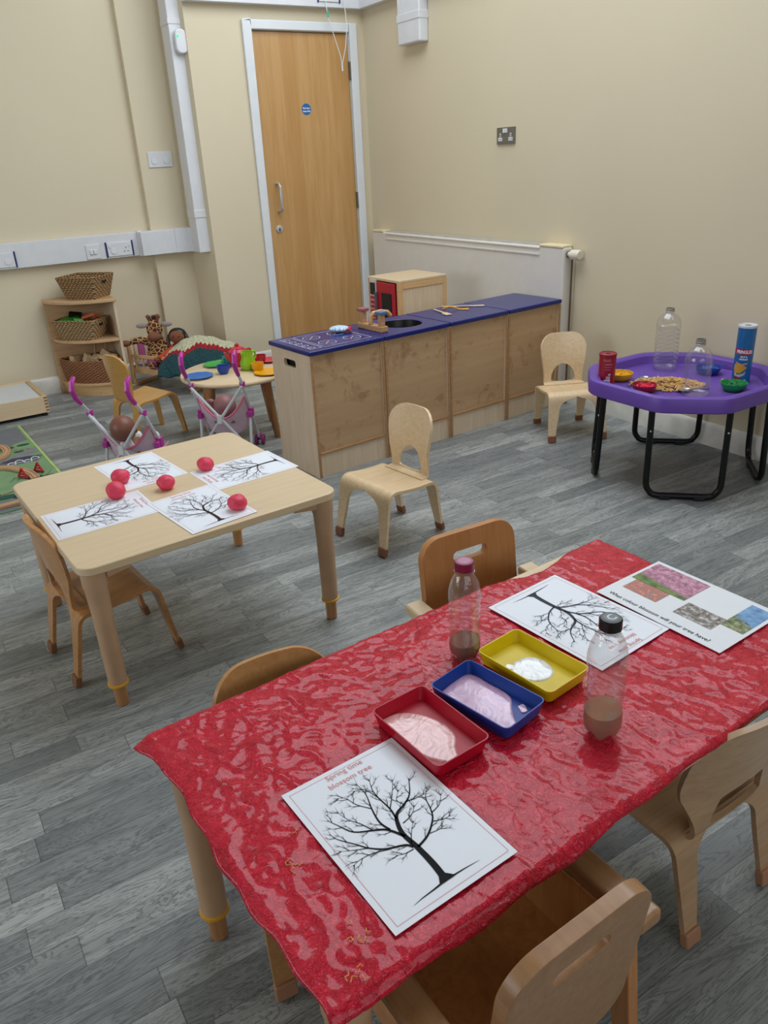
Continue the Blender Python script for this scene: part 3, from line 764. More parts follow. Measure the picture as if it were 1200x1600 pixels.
def tree_mesh():
    rnd = random.Random(5); bm = bmesh.new(); z = .0006
    def rot(v, a): return Vector((v.x * math.cos(a) - v.y * math.sin(a), v.x * math.sin(a) + v.y * math.cos(a)))
    for nme, (pts, w0, w1) in TREE.items():
        d = dense(pts); ribbon(bm, d, w0 * (1.3 if nme != 'trunk' else 1.45), w1 * 1.2, z)
        st = 16 if nme == 'trunk' else 3
        s = 1
        for i in range(st, len(d) - 1, 2 if w0 < 2.6 else 3):
            t = (d[i + 1] - d[i]).normalized(); s = -s
            dirv = rot(t, s * rnd.uniform(.45, .8)); L = rnd.uniform(13, 26)
            mid = d[i] + dirv * L * .5; end = mid + rot(dirv, -s * rnd.uniform(.2, .5)) * L * .5
            c = dense([d[i], mid, end], 3); ribbon(bm, c, 1.15, .28, z)
            for q in (2, 4):
                for s2 in ((1, -1) if q == 4 else (rnd.choice((-1, 1)),)):
                    d2 = rot((c[q + 1] - c[q]).normalized(), s2 * rnd.uniform(.4, .75)); L2 = rnd.uniform(6, 13)
                    e2 = c[q] + d2 * L2
                    e2.x = max(11, min(198, e2.x)); e2.y = max(46, e2.y)
                    ribbon(bm, [c[q], (c[q] + e2) / 2 + Vector((rnd.uniform(-.5, .5), rnd.uniform(-.5, .5))), e2], .55, .18, z)
        t = (d[-1] - d[-2]).normalized()
        for s2 in (-.5, .45):
            e = d[-1] + rot(t, s2) * rnd.uniform(8, 13); ribbon(bm, [d[-2], e], .6, .18, z)
    # ground line and trunk flare
    ribbon(bm, [Vector(p) for p in ((44, 277), (60, 275), (80, 274), (98, 272.5))], .3, 3.0, z); ribbon(bm, [Vector(p) for p in ((98, 272.5), (112, 272.5), (135, 273.5), (159, 275.5))], 3.4, .3, z)
    f = [bm.verts.new((x / 1000, -y / 1000, z + .0003)) for x, y in ((90, 274.2), (98, 262), (107.5, 262), (118, 274.2))]; bm.faces.new(f)
    me = bpy.data.meshes.new('printed_tree'); bm.to_mesh(me); bm.free(); return me
TREE_ME = tree_mesh()
def frame_mesh(w, l, mgn, t=.0006):
    m = MB()
    for (x0, y0, x1, y1) in ((mgn, mgn, w - mgn, mgn + t), (mgn, l - mgn, w - mgn, l - mgn + t), (mgn, mgn, mgn + t, l - mgn), (w - mgn, mgn, w - mgn + t, l - mgn)):
        m.poly([(x0, -y0, .0005), (x1, -y0, .0005), (x1, -y1, .0005), (x0, -y1, .0005)])
    return m
def sheet(name, label, loc, ang, inkmat, curl=0, group=None, textsize=.0148):
    t = thing(name, label, 'paper', loc, R(ang), group)
    m = MB(); b = bmesh.new(); nx, ny = 6, 10; V = []
    for i in range(nx + 1):
        V.append([b.verts.new((.21 * i / nx, -.297 * j / ny, 0)) for j in range(ny + 1)])
    for i in range(nx):
        for j in range(ny): b.faces.new((V[i][j], V[i][j + 1], V[i + 1][j + 1], V[i + 1][j]))
    ex = bmesh.ops.extrude_face_region(b, geom=b.faces[:]); bmesh.ops.translate(b, verts=[g for g in ex['geom'] if isinstance(g, bmesh.types.BMVert)], vec=(0, 0, -.0006))
    bmesh.ops.recalc_face_normals(b, faces=b.faces)
    m._add(b); m.build('sheet_of_paper', M_WHITE, t)
    tr_ = bpy.data.objects.new('printed_tree', TREE_ME.copy()); COL.objects.link(tr_); tr_.parent = t; tr_.data.materials.append(inkmat)
    frame_mesh(.21, .297, .009).build('printed_border', M_PINKINK, t)
    text('Spring time\nblossom tree', textsize, 'printed_title', M_PINKINK, t, Matrix.Translation((.105, -.0195, .0006)), 'CENTER')
    return t
ZT = .5005
sheet('tree_worksheet', 'large tree sheet nearest the camera at left end of red table', (.314, .869, ZT), 3.1, M_INK)
sheet('tree_worksheet', 'upside down tree sheet on red table behind the yellow tray', (1.149, .825, ZT), 185.2, plain('grey_ink', '#45464c', .8, spec=.12))
zz = .4608
sheet('tree_worksheet', 'tree sheet at near edge of birch table under one dough ball', (.507, 2.225, zz + .0012), 7.7, M_INKB)
sheet('tree_worksheet', 'tree sheet lying sideways at left corner of birch table', (.517, 2.356, zz), -87.1, M_INKB)
sheet('tree_worksheet', 'upside down tree sheet at far left edge of birch table', (.698, 2.396, zz), 186.9, M_INKB)
sheet('tree_worksheet', 'tree sheet lying sideways at right corner of birch table', (.720, 2.189, zz), 95.0, M_INKB)

# laminated photo question sheet
def photo_mat(name, stops, scale, grad=None):
    m, nt, b = newmat(name); v = coords(nt)
    n = noise(nt, v, scale, 6, .7, .5)
    c = ramp(nt, stops, n).outputs[0]
    if grad:
        sx = N(nt, 'ShaderNodeSeparateXYZ'); nt.links.new(v, sx.inputs[0])
        g = math_(nt, 'ADD', math_(nt, 'MULTIPLY', sx.outputs[0], grad[0]), math_(nt, 'MULTIPLY', sx.outputs[1], grad[1]))
        g = math_(nt, 'ADD', g, math_(nt, 'MULTIPLY', math_(nt, 'SUBTRACT', n, .5), grad[3])); g = math_(nt, 'ADD', g, grad[2])
        c2 = ramp(nt, grad[4], noise(nt, v, scale * .7, 4)).outputs[0]
        f = ramp(nt, [(.45, (0, 0, 0, 1)), (.55, (1, 1, 1, 1))], g).outputs[0]
        c = mixc(nt, f, c, c2)
    nt.links.new(c, b.inputs['Base Color']); b.inputs['Roughness'].default_value = .25; return m
t = thing('question_sheet', 'laminated sheet of blossom photos at right end of red table', 'paper', (1.14, 1.011, ZT + .0015), R(2.84 - 90))
# local: x along the text (0-.297), y up across the sheet (0-.21)
MB().prism([(0, 0), (.297, 0), (.297, .213), (0, .213)], -.001, 0).build('laminated_sheet', plain('laminate_white', '#e6eaf0', .18, var=0), t)
def pic(nm, x0, x1, y0, y1, mt): MB().poly([(x0, y0, .0006), (x1, y0, .0006), (x1, y1, .0006), (x0, y1, .0006)]).build(nm, mt, t)
g1 = [(.35, lin('#3f5a2c')), (.6, lin('#6f8a48'))]
pic('pink_blossom_photo', .008, .142, .108, .202, photo_mat('pink_trees', [(.3, lin('#5c4a52')), (.5, lin('#b87a96')), (.7, lin('#e3b5c9'))], 70, (-1.2, -9, 1.75, .25, g1)))
pic('coral_blossom_photo', .022, .108, .059, .107, photo_mat('coral_blossom', [(.35, lin('#7d8b92')), (.5, lin('#b46a5c')), (.7, lin('#e2a191'))], 80))
pic('white_blossom_photo', .153, .240, .055, .110, photo_mat('white_blossom', [(.35, lin('#4b4238')), (.5, lin('#8c8580')), (.68, lin('#dedde2'))], 80))
pic('tree_photo', .2405, .289, .088, .199, photo_mat('blue_sky_tree', [(.4, lin('#4a5a38')), (.55, lin('#8c9468')), (.7, lin('#cfd3b8'))], 90, (3.0, 7.0, -1.2, .6, [(.3, lin('#4c7fb5')), (.7, lin('#8cb4dc'))])))
text('What colour blossom will your tree have?', .0151, 'printed_question', M_INK, t, Matrix.Translation((.020, .015, .0006)), 'LEFT', sx=.94)

# ---------------------------------------------------------------- dough balls
from mathutils import noise as mn
def dough(label, loc, r, seed, flat=.86):
    b = bmesh.new(); bmesh.ops.create_icosphere(b, subdivisions=4, radius=1)
    for v in b.verts:
        n = mn.noise(v.co * 1.3 + Vector((seed * 7, 0, 0))); cr = abs(mn.noise(v.co * 1.7 + Vector((0, seed * 5, 2))))
        k = 1 + .09 * n - .07 * max(0, 1 - cr * 12)
        v.co *= k * r; v.co.z *= flat; v.co.z = max(v.co.z, -r * flat * .86)
    m = MB(); m._add(b); o = m.build('dough_ball', M_DOUGH, loc=(loc[0], loc[1], loc[2] + r * flat * .86))
    for p in o.data.polygons: p.use_smooth = True
    tag(o, label, 'dough', 'pink dough balls on the birch table'); return o
zd = .4612
dough('pink dough ball at near right edge of birch table', (.716, 2.012, zd + .001), .0285, 1)
dough('pink dough ball on bare wood in middle of the sheets', (.596, 2.306, zd), .0285, 2)
dough('pink dough ball farthest right on the birch table', (.756, 2.384, zd), .028, 3)
dough('pink dough ball on the far left tree sheet', (.492, 2.452, zd), .030, 4)
dough('pinkest round dough ball leftmost on the birch table', (.447, 2.335, zd), .030, 5, .95)

# ---------------------------------------------------------------- paint trays
def paint_mat(name, a, b_, c3):
    m, nt, b = newmat(name); v = coords(nt)
    n = noise(nt, v, 22, 3, .5, 3.5); n2 = noise(nt, v, 60, 3, .5, 2.0)
    nt.links.new(mixc(nt, math_(nt, 'MULTIPLY', n2, .4), ramp(nt, [(.36, lin(a)), (.5, lin(b_)), (.62, lin(c3))], n).outputs[0], lin(a)), b.inputs['Base Color'])
    b.inputs['Roughness'].default_value = .16; b.inputs['Coat Weight'].default_value = .5; bump(nt, b, n, .5, .003); return m
def tray(label, loc, ang, hexc, W, L, blob, pm, extra=None, floorz=.0035):
    t = thing('paint_tray', label, 'tray', loc, R(ang), 'paint trays on red table'); mt = plain('tray_' + hexc, hexc, .38, spec=.35)
    b = bmesh.new(); H = .027; th = .0022
    rings = []
    def ring(w, l, r, z): rings.append([b.verts.new((x, y, z)) for x, y in rrect(w, l, r, 5)])
    ring(W - .012, L - .012, .010, 0); ring(W, L, .012, H); ring(W - 2 * th, L - 2 * th, .010, H); ring(W - .012 - 2 * th, L - .012 - 2 * th, .009, floorz)
    n = len(rings[0]); b.faces.new(rings[0][::-1]); b.faces.new(rings[3])
    for p, q in zip(rings, rings[1:]):
        for i in range(n): b.faces.new((p[i], p[(i + 1) % n], q[(i + 1) % n], q[i]))
    bmesh.ops.recalc_face_normals(b, faces=b.faces); m = MB(); m._add(b); m.build('tray_body', mt, t)
    def blobmesh(pts, h, nm):
        c = Vector((sum(p[0] for p in pts) / len(pts), sum(p[1] for p in pts) / len(pts))); P = dense(list(pts) + [pts[0]], 6)[:-1]
        bb = bmesh.new(); rr = []
        for k, zq in ((1.0, 0), (.97, h * .6), (.9, h), (.6, h * 1.05), (.3, h * .95)):
            rr.append([bb.verts.new((c.x + (p.x - c.x) * k, c.y + (p.y - c.y) * k, floorz + .0002 + zq)) for p in P])
        nn = len(P)
        for p, q in zip(rr, rr[1:]):
            for i in range(nn): bb.faces.new((p[i], p[(i + 1) % nn], q[(i + 1) % nn], q[i]))
        bb.faces.new(rr[-1]); bmesh.ops.recalc_face_normals(bb, faces=bb.faces)
        mm = MB(); mm._add(bb); return mm.build(nm, pm, t)
    for q in blob: blobmesh(q, .0018, 'paint')
    return t
# local: +Y away from the camera, +X right
tray('red tray with pale coral paint beside the near tree sheet', (.578, .847, ZT), 4, '#ae0826', .113, .178,
     [[(-.047, .079), (-.010, .076), (.018, .050), (.034, .006), (.030, -.030), (.012, -.052), (-.004, -.078), (-.020, -.074), (-.047, -.020)]], paint_mat('coral_paint', '#e0a2a0', '#e9b4b0', '#c98f92'))
tray('blue tray with lilac pink paint between red and yellow trays', (.706, .855, ZT), 11, '#123a90', .108, .176,
     [[(-.045, .076), (.038, .080), (.045, .030), (.042, -.018), (.020, -.040), (.002, -.058), (-.016, -.080), (-.046, -.070), (-.047, 0)], [(.028, -.046), (.040, -.050), (.030, -.066), (.020, -.062)]], paint_mat('lilac_paint', '#d3a5c6', '#dcb4d2', '#c0a0c8'))
tray('yellow tray with a puddle of white paint', (.836, .882, ZT), 7, '#d8be08', .112, .178,
     [[(-.008, .036), (.022, .030), (.036, .004), (.026, -.030), (.0, -.040), (-.026, -.028), (-.036, 0), (-.030, .024)], [(-.036, .034), (-.024, .040), (-.018, .028), (-.028, .022)]], paint_mat('white_paint', '#e2e4e6', '#eef0f2', '#cfd2d6'))

# ---------------------------------------------------------------- drinks bottles
def bottle(label, loc, H, r, cap, capname, fill=None, ribs='rings', name='plastic_bottle', captop=None, neck=.0125, petal=True, sand=.035):
    t = thing(name, label, 'bottle', loc)
    if petal:
        prof = [(0, .006), (r * .55, .002), (r * .82, .002), (r * .97, .016), (r, .028), (r * .97, .05), (r * .90, .062), (r * .90, .07)]
        for k in range(4):
            z = .08 + k * (H * .60 - .08) / 4; prof += [(r * .98, z), (r * .955, z + .006), (r * .985, z + .012)]
        prof += [(r, H * .62), (r * .99, H * .70), (r * .86, H * .79), (r * .6, H * .87), (neck, H * .91), (neck, H * .925)]
    elif ribs == 'waves':
        prof = [(0, .004), (r * .8, .002), (r, .010), (r, .022)]
        n = 9
        for k in range(n):
            z = .03 + k * (H * .72 - .03) / n; prof += [(r * .93, z), (r * 1.0, z + (H * .72 - .03) / n * .5)]
        prof += [(r, H * .74), (r * .9, H * .82), (r * .6, H * .89), (neck, H * .93), (neck, H * .945)]
    else:
        prof = [(0, .004), (r * .85, .002), (r, .008), (r * .98, H * .3), (r * .99, H * .62), (r * .9, H * .74), (r * .62, H * .83), (neck, H * .88), (neck, H * .90)]
    m = MB(); m.lathe(prof, n=36)
    if petal:
        for v in m.bm.verts:
            if v.co.z < .03:
                a = math.atan2(v.co.y, v.co.x); q = math.hypot(v.co.x, v.co.y)
                if q > r * .5: v.co.z += .010 * (1 - v.co.z / .03) * (.5 - .5 * math.cos(5 * a)) 
    if ribs == 'waves':
        for v in m.bm.verts:
            a = math.atan2(v.co.y, v.co.x)
            if .02 < v.co.z < H * .72: v.co.z += .0045 * math.sin(6 * a)
            q = 1 + .05 * math.cos(4 * a) * (1 if v.co.z < H * .8 else 0); v.co.x *= q; v.co.y *= q
    m.build('bottle_body', M_CLEAR, t)
    if cap:
        c = MB(); c.lathe([(neck + .0016, H * .915), (neck + .003, H * .918), (neck + .003, H - .002), (neck + .001, H), (0, H)], n=28); co = c.build('cap', cap, t)
        if captop: c = MB(); c.lathe([(0, H + .0004), (neck * .8, H + .0004)], n=24); c.build('cap_disc', captop, co)
        if capname == 'black': text('C', .020, 'cap_letter', plain('cap_print', '#c4ccd2', .4), co, Matrix.Translation((-.007, -.007, H + .0008)), 'LEFT', bold=.0006)
        c = MB(); c.lathe([(neck, H * .90), (neck + .004, H * .902), (neck + .004, H * .907), (neck, H * .909)], n=28); c.build('neck_ring', M_CLEAR, t)
    else:
        c = MB(); z0 = H * (.945 if ribs == 'waves' else .90); c.lathe([(neck, z0), (neck + .003, z0 + .002), (neck, z0 + .005), (neck, z0 + .009), (neck + .0015, z0 + .011), (neck, z0 + .013), (neck, H), (neck - .0015, H), (neck - .0015, z0)], n=28)
        c.build('neck', plain('neck_plastic', '#8f8d80', .3), t)
    if fill:
        c = MB(); c.lathe([(0, .007), (r * .5, .004), (r * .78, .004), (r * .93, .017), (r * .96, .028), (r * .93, sand), (0, sand + .002)], n=30)
        for v in c.bm.verts:
            if v.co.z < .03:
                a = math.atan2(v.co.y, v.co.x); q = math.hypot(v.co.x, v.co.y)
                if q > r * .4: v.co.z += .010 * (1 - v.co.z / .03) * (.5 - .5 * math.cos(5 * a))
            if v.co.z > sand - .002: v.co.z += .10 * v.co.x
        c.build('sand_filling', fill, t)
    return t
sandm = plain('brown_sand', '#74472f', .8, var=.12, bmp=.5)
bottle('clear bottle with maroon cap and brown sand beside the blue tray', (.765, .993, ZT), .208, .0305, plain('maroon_cap', '#7d1038', .35), 'maroon', sandm, captop=plain('maroon_cap_top', '#a85580', .3), neck=.0155, sand=.038)
bottle('clear bottle with black cap and brown sand on near edge of red table', (.815, .690, ZT), .222, .0320, M_BLACK, 'black', plain('brown_sand_light', '#93694a', .8, var=.12, bmp=.5), captop=plain('cap_disc_grey', '#566068', .35), neck=.0150, sand=.048)

# ================================================================ PLAY KITCHEN
KO = Vector((1.528, 3.10, 0)); KA = R(5); KW, KD, KH = .418, .345, .61
def kloc(u, v, z=0): c, s = math.cos(KA), math.sin(KA); return (KO.x + u * c - v * s, KO.y + u * s + v * c, z)
M_CHALK = plain('white_print', '#c9cfe0', .5)
def kitchen_unit(k, name, label, cat, handle=False):
    t = thing(name, label, cat, kloc(k * KW, 0), KA)
    w = KW - .003
    m = MB(); th = .015
    if handle:
        b = bmesh.new(); out = [(0, 0), (KD, 0), (KD, KH - .022), (0, KH - .022)]; slot = [(x + .180, y + KH - .080) for x, y in rrect(.105, .034, .012, 4)]
        vo = [b.verts.new((x, y, 0)) for x, y in out]; vi = [b.verts.new((x, y, 0)) for x, y in slot]
        ed = [b.edges.new((q[i], q[(i + 1) % len(q)])) for q in (vo, vi) for i in range(len(q))]
        bmesh.ops.triangle_fill(b, use_beauty=True, use_dissolve=False, edges=ed)
        ex = bmesh.ops.extrude_face_region(b, geom=b.faces[:]); bmesh.ops.translate(b, verts=[g for g in ex['geom'] if isinstance(g, bmesh.types.BMVert)], vec=(0, 0, th))
        bmesh.ops.recalc_face_normals(b, faces=b.faces)
        m._add(b, Matrix(((0, 0, 1, 0), (1, 0, 0, 0), (0, 1, 0, 0), (0, 0, 0, 1))))
        m.build('side_panel', M_BIRCHV, t)
        MB().box((.03, .18, KH - .08), (.004, .14, .06)).build('slot_shade_sheet', M_DARK, t)  # dark sheet behind the slot, painted in place of the shaded inside
    else: m.box((th / 2, KD / 2, (KH - .022) / 2), (th, KD, KH - .022)).build('side_panel', M_BIRCHV, t)
    MB().box((w - th / 2, KD / 2, (KH - .022) / 2), (th, KD, KH - .022)).build('side_panel', M_BIRCHV, t)
    MB().box((w / 2, .012, .355), (w - 2 * th, .006, .465)).build('back_panel', M_HARD, t)
    MB().box((w / 2, .014, .055), (w - 2 * th, .012, .11)).build('plinth', M_BIRCHV, t)
    m = MB(); m.box((w / 2, .006, .118), (w - 2 * th, .013, .012)); m.box((.0075, -.001, .292), (.014, .006, .584)); m.box((w - .0075, -.001, .292), (.014, .006, .584)); m.build('beading', wood('beading', '#b98f63', '#9a7149', .45), t, bev=.003)
    MB().box((w / 2, KD - .01, .30), (w - 2 * th, .016, .58)).build('front_panel', M_BIRCHV, t)
    return t, w
t, w = kitchen_unit(0, 'play_cooker', 'end unit of toy kitchen with printed hob on blue top', 'toy kitchen unit', True)
top0 = MB().box((w / 2 - .003, KD / 2 - .0, KH - .011), (w + .008, KD + .022, .022)).build('worktop', M_BLUE, t, bev=.006, seg=3)
def lineart(segs, wd, M, name, mat, parent):
    m = MB()
    for a, b in segs:
        a, b = Vector(a), Vector(b); d = (b - a).normalized(); n = Vector((-d.y, d.x)) * wd / 2
        m.poly([tuple(a + n), tuple(a - n), tuple(b - n), tuple(b + n)], M)
    return m.build(name, mat, parent)
Mk = Matrix.Translation((0, 0, KH + .0006))
def rectseg(x0, y0, x1, y1): return [((x0, y0), (x1, y0)), ((x1, y0), (x1, y1)), ((x1, y1), (x0, y1)), ((x0, y1), (x0, y0))]
sg_ = rectseg(.03, .03, .09, .31) + rectseg(.105, .03, .37, .31)
for cx, cy in ((.165, .10), (.305, .10), (.165, .24), (.305, .24)):
    sg_ += [((cx + .042 * math.cos(a * PI / 10), cy + .042 * math.sin(a * PI / 10)), (cx + .042 * math.cos((a + 1) * PI / 10), cy + .042 * math.sin((a + 1) * PI / 10))) for a in range(20)]
    sg_ += [((cx - .02, cy - .02), (cx + .02, cy + .02)), ((cx - .02, cy + .02), (cx + .02, cy - .02))]
for k in range(5):
    cy = .06 + k * .055; sg_ += [((.052 + .016 * math.cos(a * PI / 5), cy + .016 * math.sin(a * PI / 5)), (.052 + .016 * math.cos((a + 1) * PI / 5), cy + .016 * math.sin((a + 1) * PI / 5))) for a in range(10)] + [((.052, cy), (.052, cy + .016))]
lineart(sg_, .0032, Mk, 'hob_print', M_CHALK, top0)
# sink unit: worktop with a real round opening
t, w = kitchen_unit(1, 'play_sink', 'toy kitchen unit with black round sink and wooden taps', 'toy kitchen unit')
b = bmesh.new(); out = [(-.001, -.011), (w - .003, -.011), (w - .003, KD + .011), (-.001, KD + .011)]
cxs, cys, rs = .245, .175, .105
vo = [b.verts.new((x, y, 0)) for x, y in out]; vi = [b.verts.new((cxs + rs * math.cos(a * PI / 18), cys + rs * math.sin(a * PI / 18), 0)) for a in range(36)]
ed = [b.edges.new((q[i], q[(i + 1) % len(q)])) for q in (vo, vi) for i in range(len(q))]
bmesh.ops.triangle_fill(b, use_beauty=True, use_dissolve=False, edges=ed)
ex = bmesh.ops.extrude_face_region(b, geom=b.faces[:]); bmesh.ops.translate(b, verts=[g for g in ex['geom'] if isinstance(g, bmesh.types.BMVert)], vec=(0, 0, .022))
bmesh.ops.recalc_face_normals(b, faces=b.faces); m = MB(); m._add(b, Matrix.Translation((0, 0, KH - .022))); m.build('worktop', M_BLUE, t, bev=.005, seg=3)
MB().lathe([(rs - .001, KH - .002), (rs - .004, KH - .03), (rs - .02, KH - .09), (0, KH - .10)], (cxs, cys, 0), 36).build('sink_bowl', M_BLACK, t)
M_TAPW = wood('tap_wood', '#cda274', '#b48656', .4, axis=0)
MB().box((.055, .16, KH + .014), (.042, .20, .028)).build('tap_base', M_TAPW, t, bev=.004)
for yy, nm, hx in ((.235, 'red_tap_top', '#9c5a5c'), (.085, 'blue_tap_top', '#56708e')):
    MB().box((.055, yy, KH + .055), (.026, .026, .055)).build('tap_post', M_TAPW, t, bev=.003)
    MB().box((.055, yy, KH + .09), (.045, .045, .016)).build(nm, plain(nm, hx, .5), t, bev=.003)
m = MB(); m.tube([(.045, .16, KH + .03), (.048, .16, KH + .065), (.06, .158, KH + .078), (.10, .15, KH + .082), (.14, .145, KH + .075), (.155, .143, KH + .055)], [.012, .012, .012, .012, .011, .011], 12); m.build('spout', M_TAPW, t)
for k, lab in ((2, 'toy kitchen unit carrying wooden spatulas on its blue top'), (3, 'last toy kitchen unit beside the radiator with empty blue top')):
    t, w = kitchen_unit(k, 'play_cupboard', lab, 'toy kitchen unit')
    MB().box((w / 2 - .0005, KD / 2, KH - .011), (w - .001, KD + .022, .022)).build('worktop', M_BLUE, t, bev=.006, seg=3)
# things on the worktops
def mitt():
    m, nt, b = newmat('mitt_check'); ch = N(nt, 'ShaderNodeTexChecker'); nt.links.new(coords(nt), ch.inputs[0]); ch.inputs['Scale'].default_value = 90
    ch.inputs[1].default_value = lin('#8fb0d0'); ch.inputs[2].default_value = lin('#d7e2ec'); nt.links.new(ch.outputs[0], b.inputs['Base Color']); b.inputs['Roughness'].default_value = .8
    t = thing('oven_mitt', 'small blue checked oven mitt with red cuff on the hob', 'oven mitt', (1.838, 3.37, KH + .001), R(-38))
    mm = MB(); mm.ball((0, 0, .016), (.052, .040, .015)); mm.ball((-.012, .036, .014), (.022, .024, .012)); mm.build('mitt_body', m, t)
    MB().tube([(.046, -.034, .012), (.052, 0, .018), (.046, .034, .012)], [.008, .010, .008], 8).build('cuff', plain('mitt_red', '#b02238', .8), t)
    MB().tube([(.052, -.028, .006), (.056, 0, .008), (.052, .028, .006)], .005, 8).build('cuff_lining', plain('mitt_grey', '#70757c', .8), t)
mitt()
def spatula(label, a, b_, wd, col, name='spatula', z=KH, tip=None, arch=0):
    a, b_ = Vector(a), Vector(b_); L = (b_ - a).length; t = thing(name, label, 'spatula', (a.x, a.y, z + .0008), math.atan2(b_.y - a.y, b_.x - a.x))
    pts = [(0, -.006), (L * .62, -.006), (L * .72, -wd / 2), (L, -wd / 2), (L, wd / 2), (L * .72, wd / 2), (L * .62, .006), (0, .006)]
    if arch:
        m = MB(); prev = None
        for i in range(9):
            u = i / 8; x = L * .62 * u; zq = .003 + arch * math.sin(u * PI)
            if prev: m.tube([prev, (x, 0, zq)], .0045, 6)
            prev = (x, 0, zq)
        m.build('handle', col, t); MB().prism([(L * .6, -.008), (L, -wd / 2), (L, wd / 2), (L * .6, .008)], 0, .004).build('blade', tip or col, t, bev=.001)
    else:
        MB().prism([p for p in pts if p[0] <= L * .73], 0, .006).build('handle', col, t, bev=.002)
        MB().prism([(L * .722, -wd / 2), (L, -wd / 2), (L, wd / 2), (L * .722, wd / 2)], 0, .005).build('blade', tip or col, t, bev=.002)
M_SPAT = wood('spatula_wood', '#d8c0a0', '#c7aa86', .5, axis=0)
spatula('short wooden spatula nearest the toy sink', (2.500, 3.50), (2.468, 3.32), .036, M_SPAT)
spatula('long thin wooden spatula lying along the blue worktop', (2.575, 3.535), (2.765, 3.395), .028, M_SPAT)
spatula('yellow plastic spatula between the two wooden spatulas', (2.54, 3.475), (2.64, 3.375), .036, plain('yellow_plastic', '#dba316', .35), tip=plain('yellow_plastic', '#dba316', .35), arch=.012)

# microwave unit
t = thing('toy_microwave', 'wooden toy microwave with red door by the radiator', 'toy microwave', (2.535, 3.895, 0), R(2))
W_, D_, H_ = .355, .33, .722
m = MB(); m.box((W_ / 2, D_ / 2, H_ - .008), (W_, D_, .016)); m.build('top_panel', M_BIRCH, t, bev=.003)
MB().box((W_ / 2, .010, (H_ - .016) / 2), (W_ - .05, .012, H_ - .02)).build('side_panel', M_BIRCHV, t)
m = MB()
for x in (.014, W_ - .014): m.box((x, .012, (H_ - .016) / 2), (.028, .024, H_ - .016))
m.box((W_ / 2, .008, H_ - .034), (W_ - .056, .018, .034)); m.build('side_frame', M_BEECH, t, bev=.002)
MB().box((W_ / 2, D_ - .006, (H_ - .016) / 2), (W_, .012, H_ - .016)).build('side_panel', M_BIRCHV, t)
MB().box((W_ - .006, D_ / 2, .35), (.012, D_ - .03, .69)).build('back_panel', M_BIRCHV, t)
MB().box((.006, D_ / 2, .19), (.012, D_ - .05, .38)).build('lower_panel', M_BIRCHV, t)
M_RED = plain('toy_red', '#b3182c', .35)
MB().box((.004, .135, .545), (.016, .19, .31)).build('door', M_RED, t, bev=.004)
dr = MB().box((-.006, .125, .555), (.004, .10, .17)).build('door_window', M_BLACK, t, bev=.001)
MB().box((-.014, .225, .555), (.018, .014, .17)).build('door_handle', plain('handle_grey', '#5c5a5e', .4), t, bev=.003)
cp = MB().box((.002, .27, .55), (.012, .07, .32)).build('control_panel', plain('panel_light', '#d4c4c0', .5), t)
m = MB(); m.box((-.006, .27, .655), (.004, .05, .07)); m.box((-.006, .27, .42), (.004, .05, .03)); m.build('display', M_BLACK, cp)
MB().box((-.0055, .27, .535), (.003, .055, .15)).build('key_pad', M_RED, cp)
m = MB()
for i in range(3):
    for j in range(5): m.box((-.0075, .252 + i * .018, .48 + j * .027), (.002, .006, .007))
m.build('keys', M_WHITE, cp)

# ================================================================ PURPLE MIXING TRAY
t = thing('tray_stand', 'black tubular steel stand under the purple play tray', 'stand', (2.875, 2.155, 0))
CX, CY, HH, CUT, RIM = 2.868, 2.155, .376, .19, .458
def octo(h, c, r=.03, n=4):
    P = [(h, -h + c), (h, h - c), (h - c, h), (-h + c, h), (-h, h - c), (-h, -h + c), (-h + c, -h), (h - c, -h)]
    out = []
    for i, p in enumerate(P):
        p = Vector(p); a = Vector(P[i - 1]); b_ = Vector(P[(i + 1) % 8]); u = (a - p).normalized() * r * 1.6; w2 = (b_ - p).normalized() * r * 1.6
        for k in range(n + 1):
            q = k / n; v = (1 - q) ** 2 * (p + u) + 2 * q * (1 - q) * p + q * q * (p + w2); out.append((v.x, v.y))
    return out
for k in range(4):
    a = R(45 + 90 * k); M = Matrix.Rotation(a + PI / 2, 4, 'Z')
    dd = .335; hw = .150; hb = .130
    p = smoothpath([(-hw, .40), (-hw, .02), (hw, .02), (hw, .40)], .06, 8)
    lean = lambda z: dd + .015 * (1 - z / .4)
    Mr = Matrix.Rotation(a, 4, 'Z')
    pts = [Mr @ Vector((lean(q[1]), q[0], q[1] - .005 if q[1] < .03 else q[1])) for q in p]
    lg = MB().tube(pts, .0135, 12).build('leg', M_BLACKM, t)
    for s in (-.07, .07): MB().box((0, 0, 0), (.03, .045, .014), M=Mr @ Matrix.Translation((dd + .015, s, .007))).build('foot_pad', M_BLACK, lg, bev=.003)
    m = MB()
    for s in (-1, 1): m.ball(tuple(Mr @ Vector((lean(.3) + .013, s * hw, .30))), .005, seg=10)
    m.build('bolt', M_STEEL, lg)
t = thing('mixing_tray', 'large purple octagonal play tray on black stand by right wall', 'tray', (CX, CY, 0))
b = bmesh.new(); rings = []
def oring(h, c, z, r=.03): rings.append([b.verts.new((x, y, z)) for x, y in octo(h, c, r)])
oring(HH - .045, CUT - .016, .392); oring(HH - .02, CUT - .008, .392); oring(HH - .004, CUT, .392); oring(HH, CUT, .397); oring(HH, CUT, .44); oring(HH - .004, CUT, .452); oring(HH - .016, CUT - .005, RIM); oring(HH - .032, CUT - .010, RIM - .003); oring(HH - .042, CUT - .014, .447); oring(HH - .052, CUT - .018, .412); oring(HH - .065, CUT - .022, .4035)
n = len(rings[0]); b.faces.new(rings[0][::-1]); b.faces.new(rings[-1])
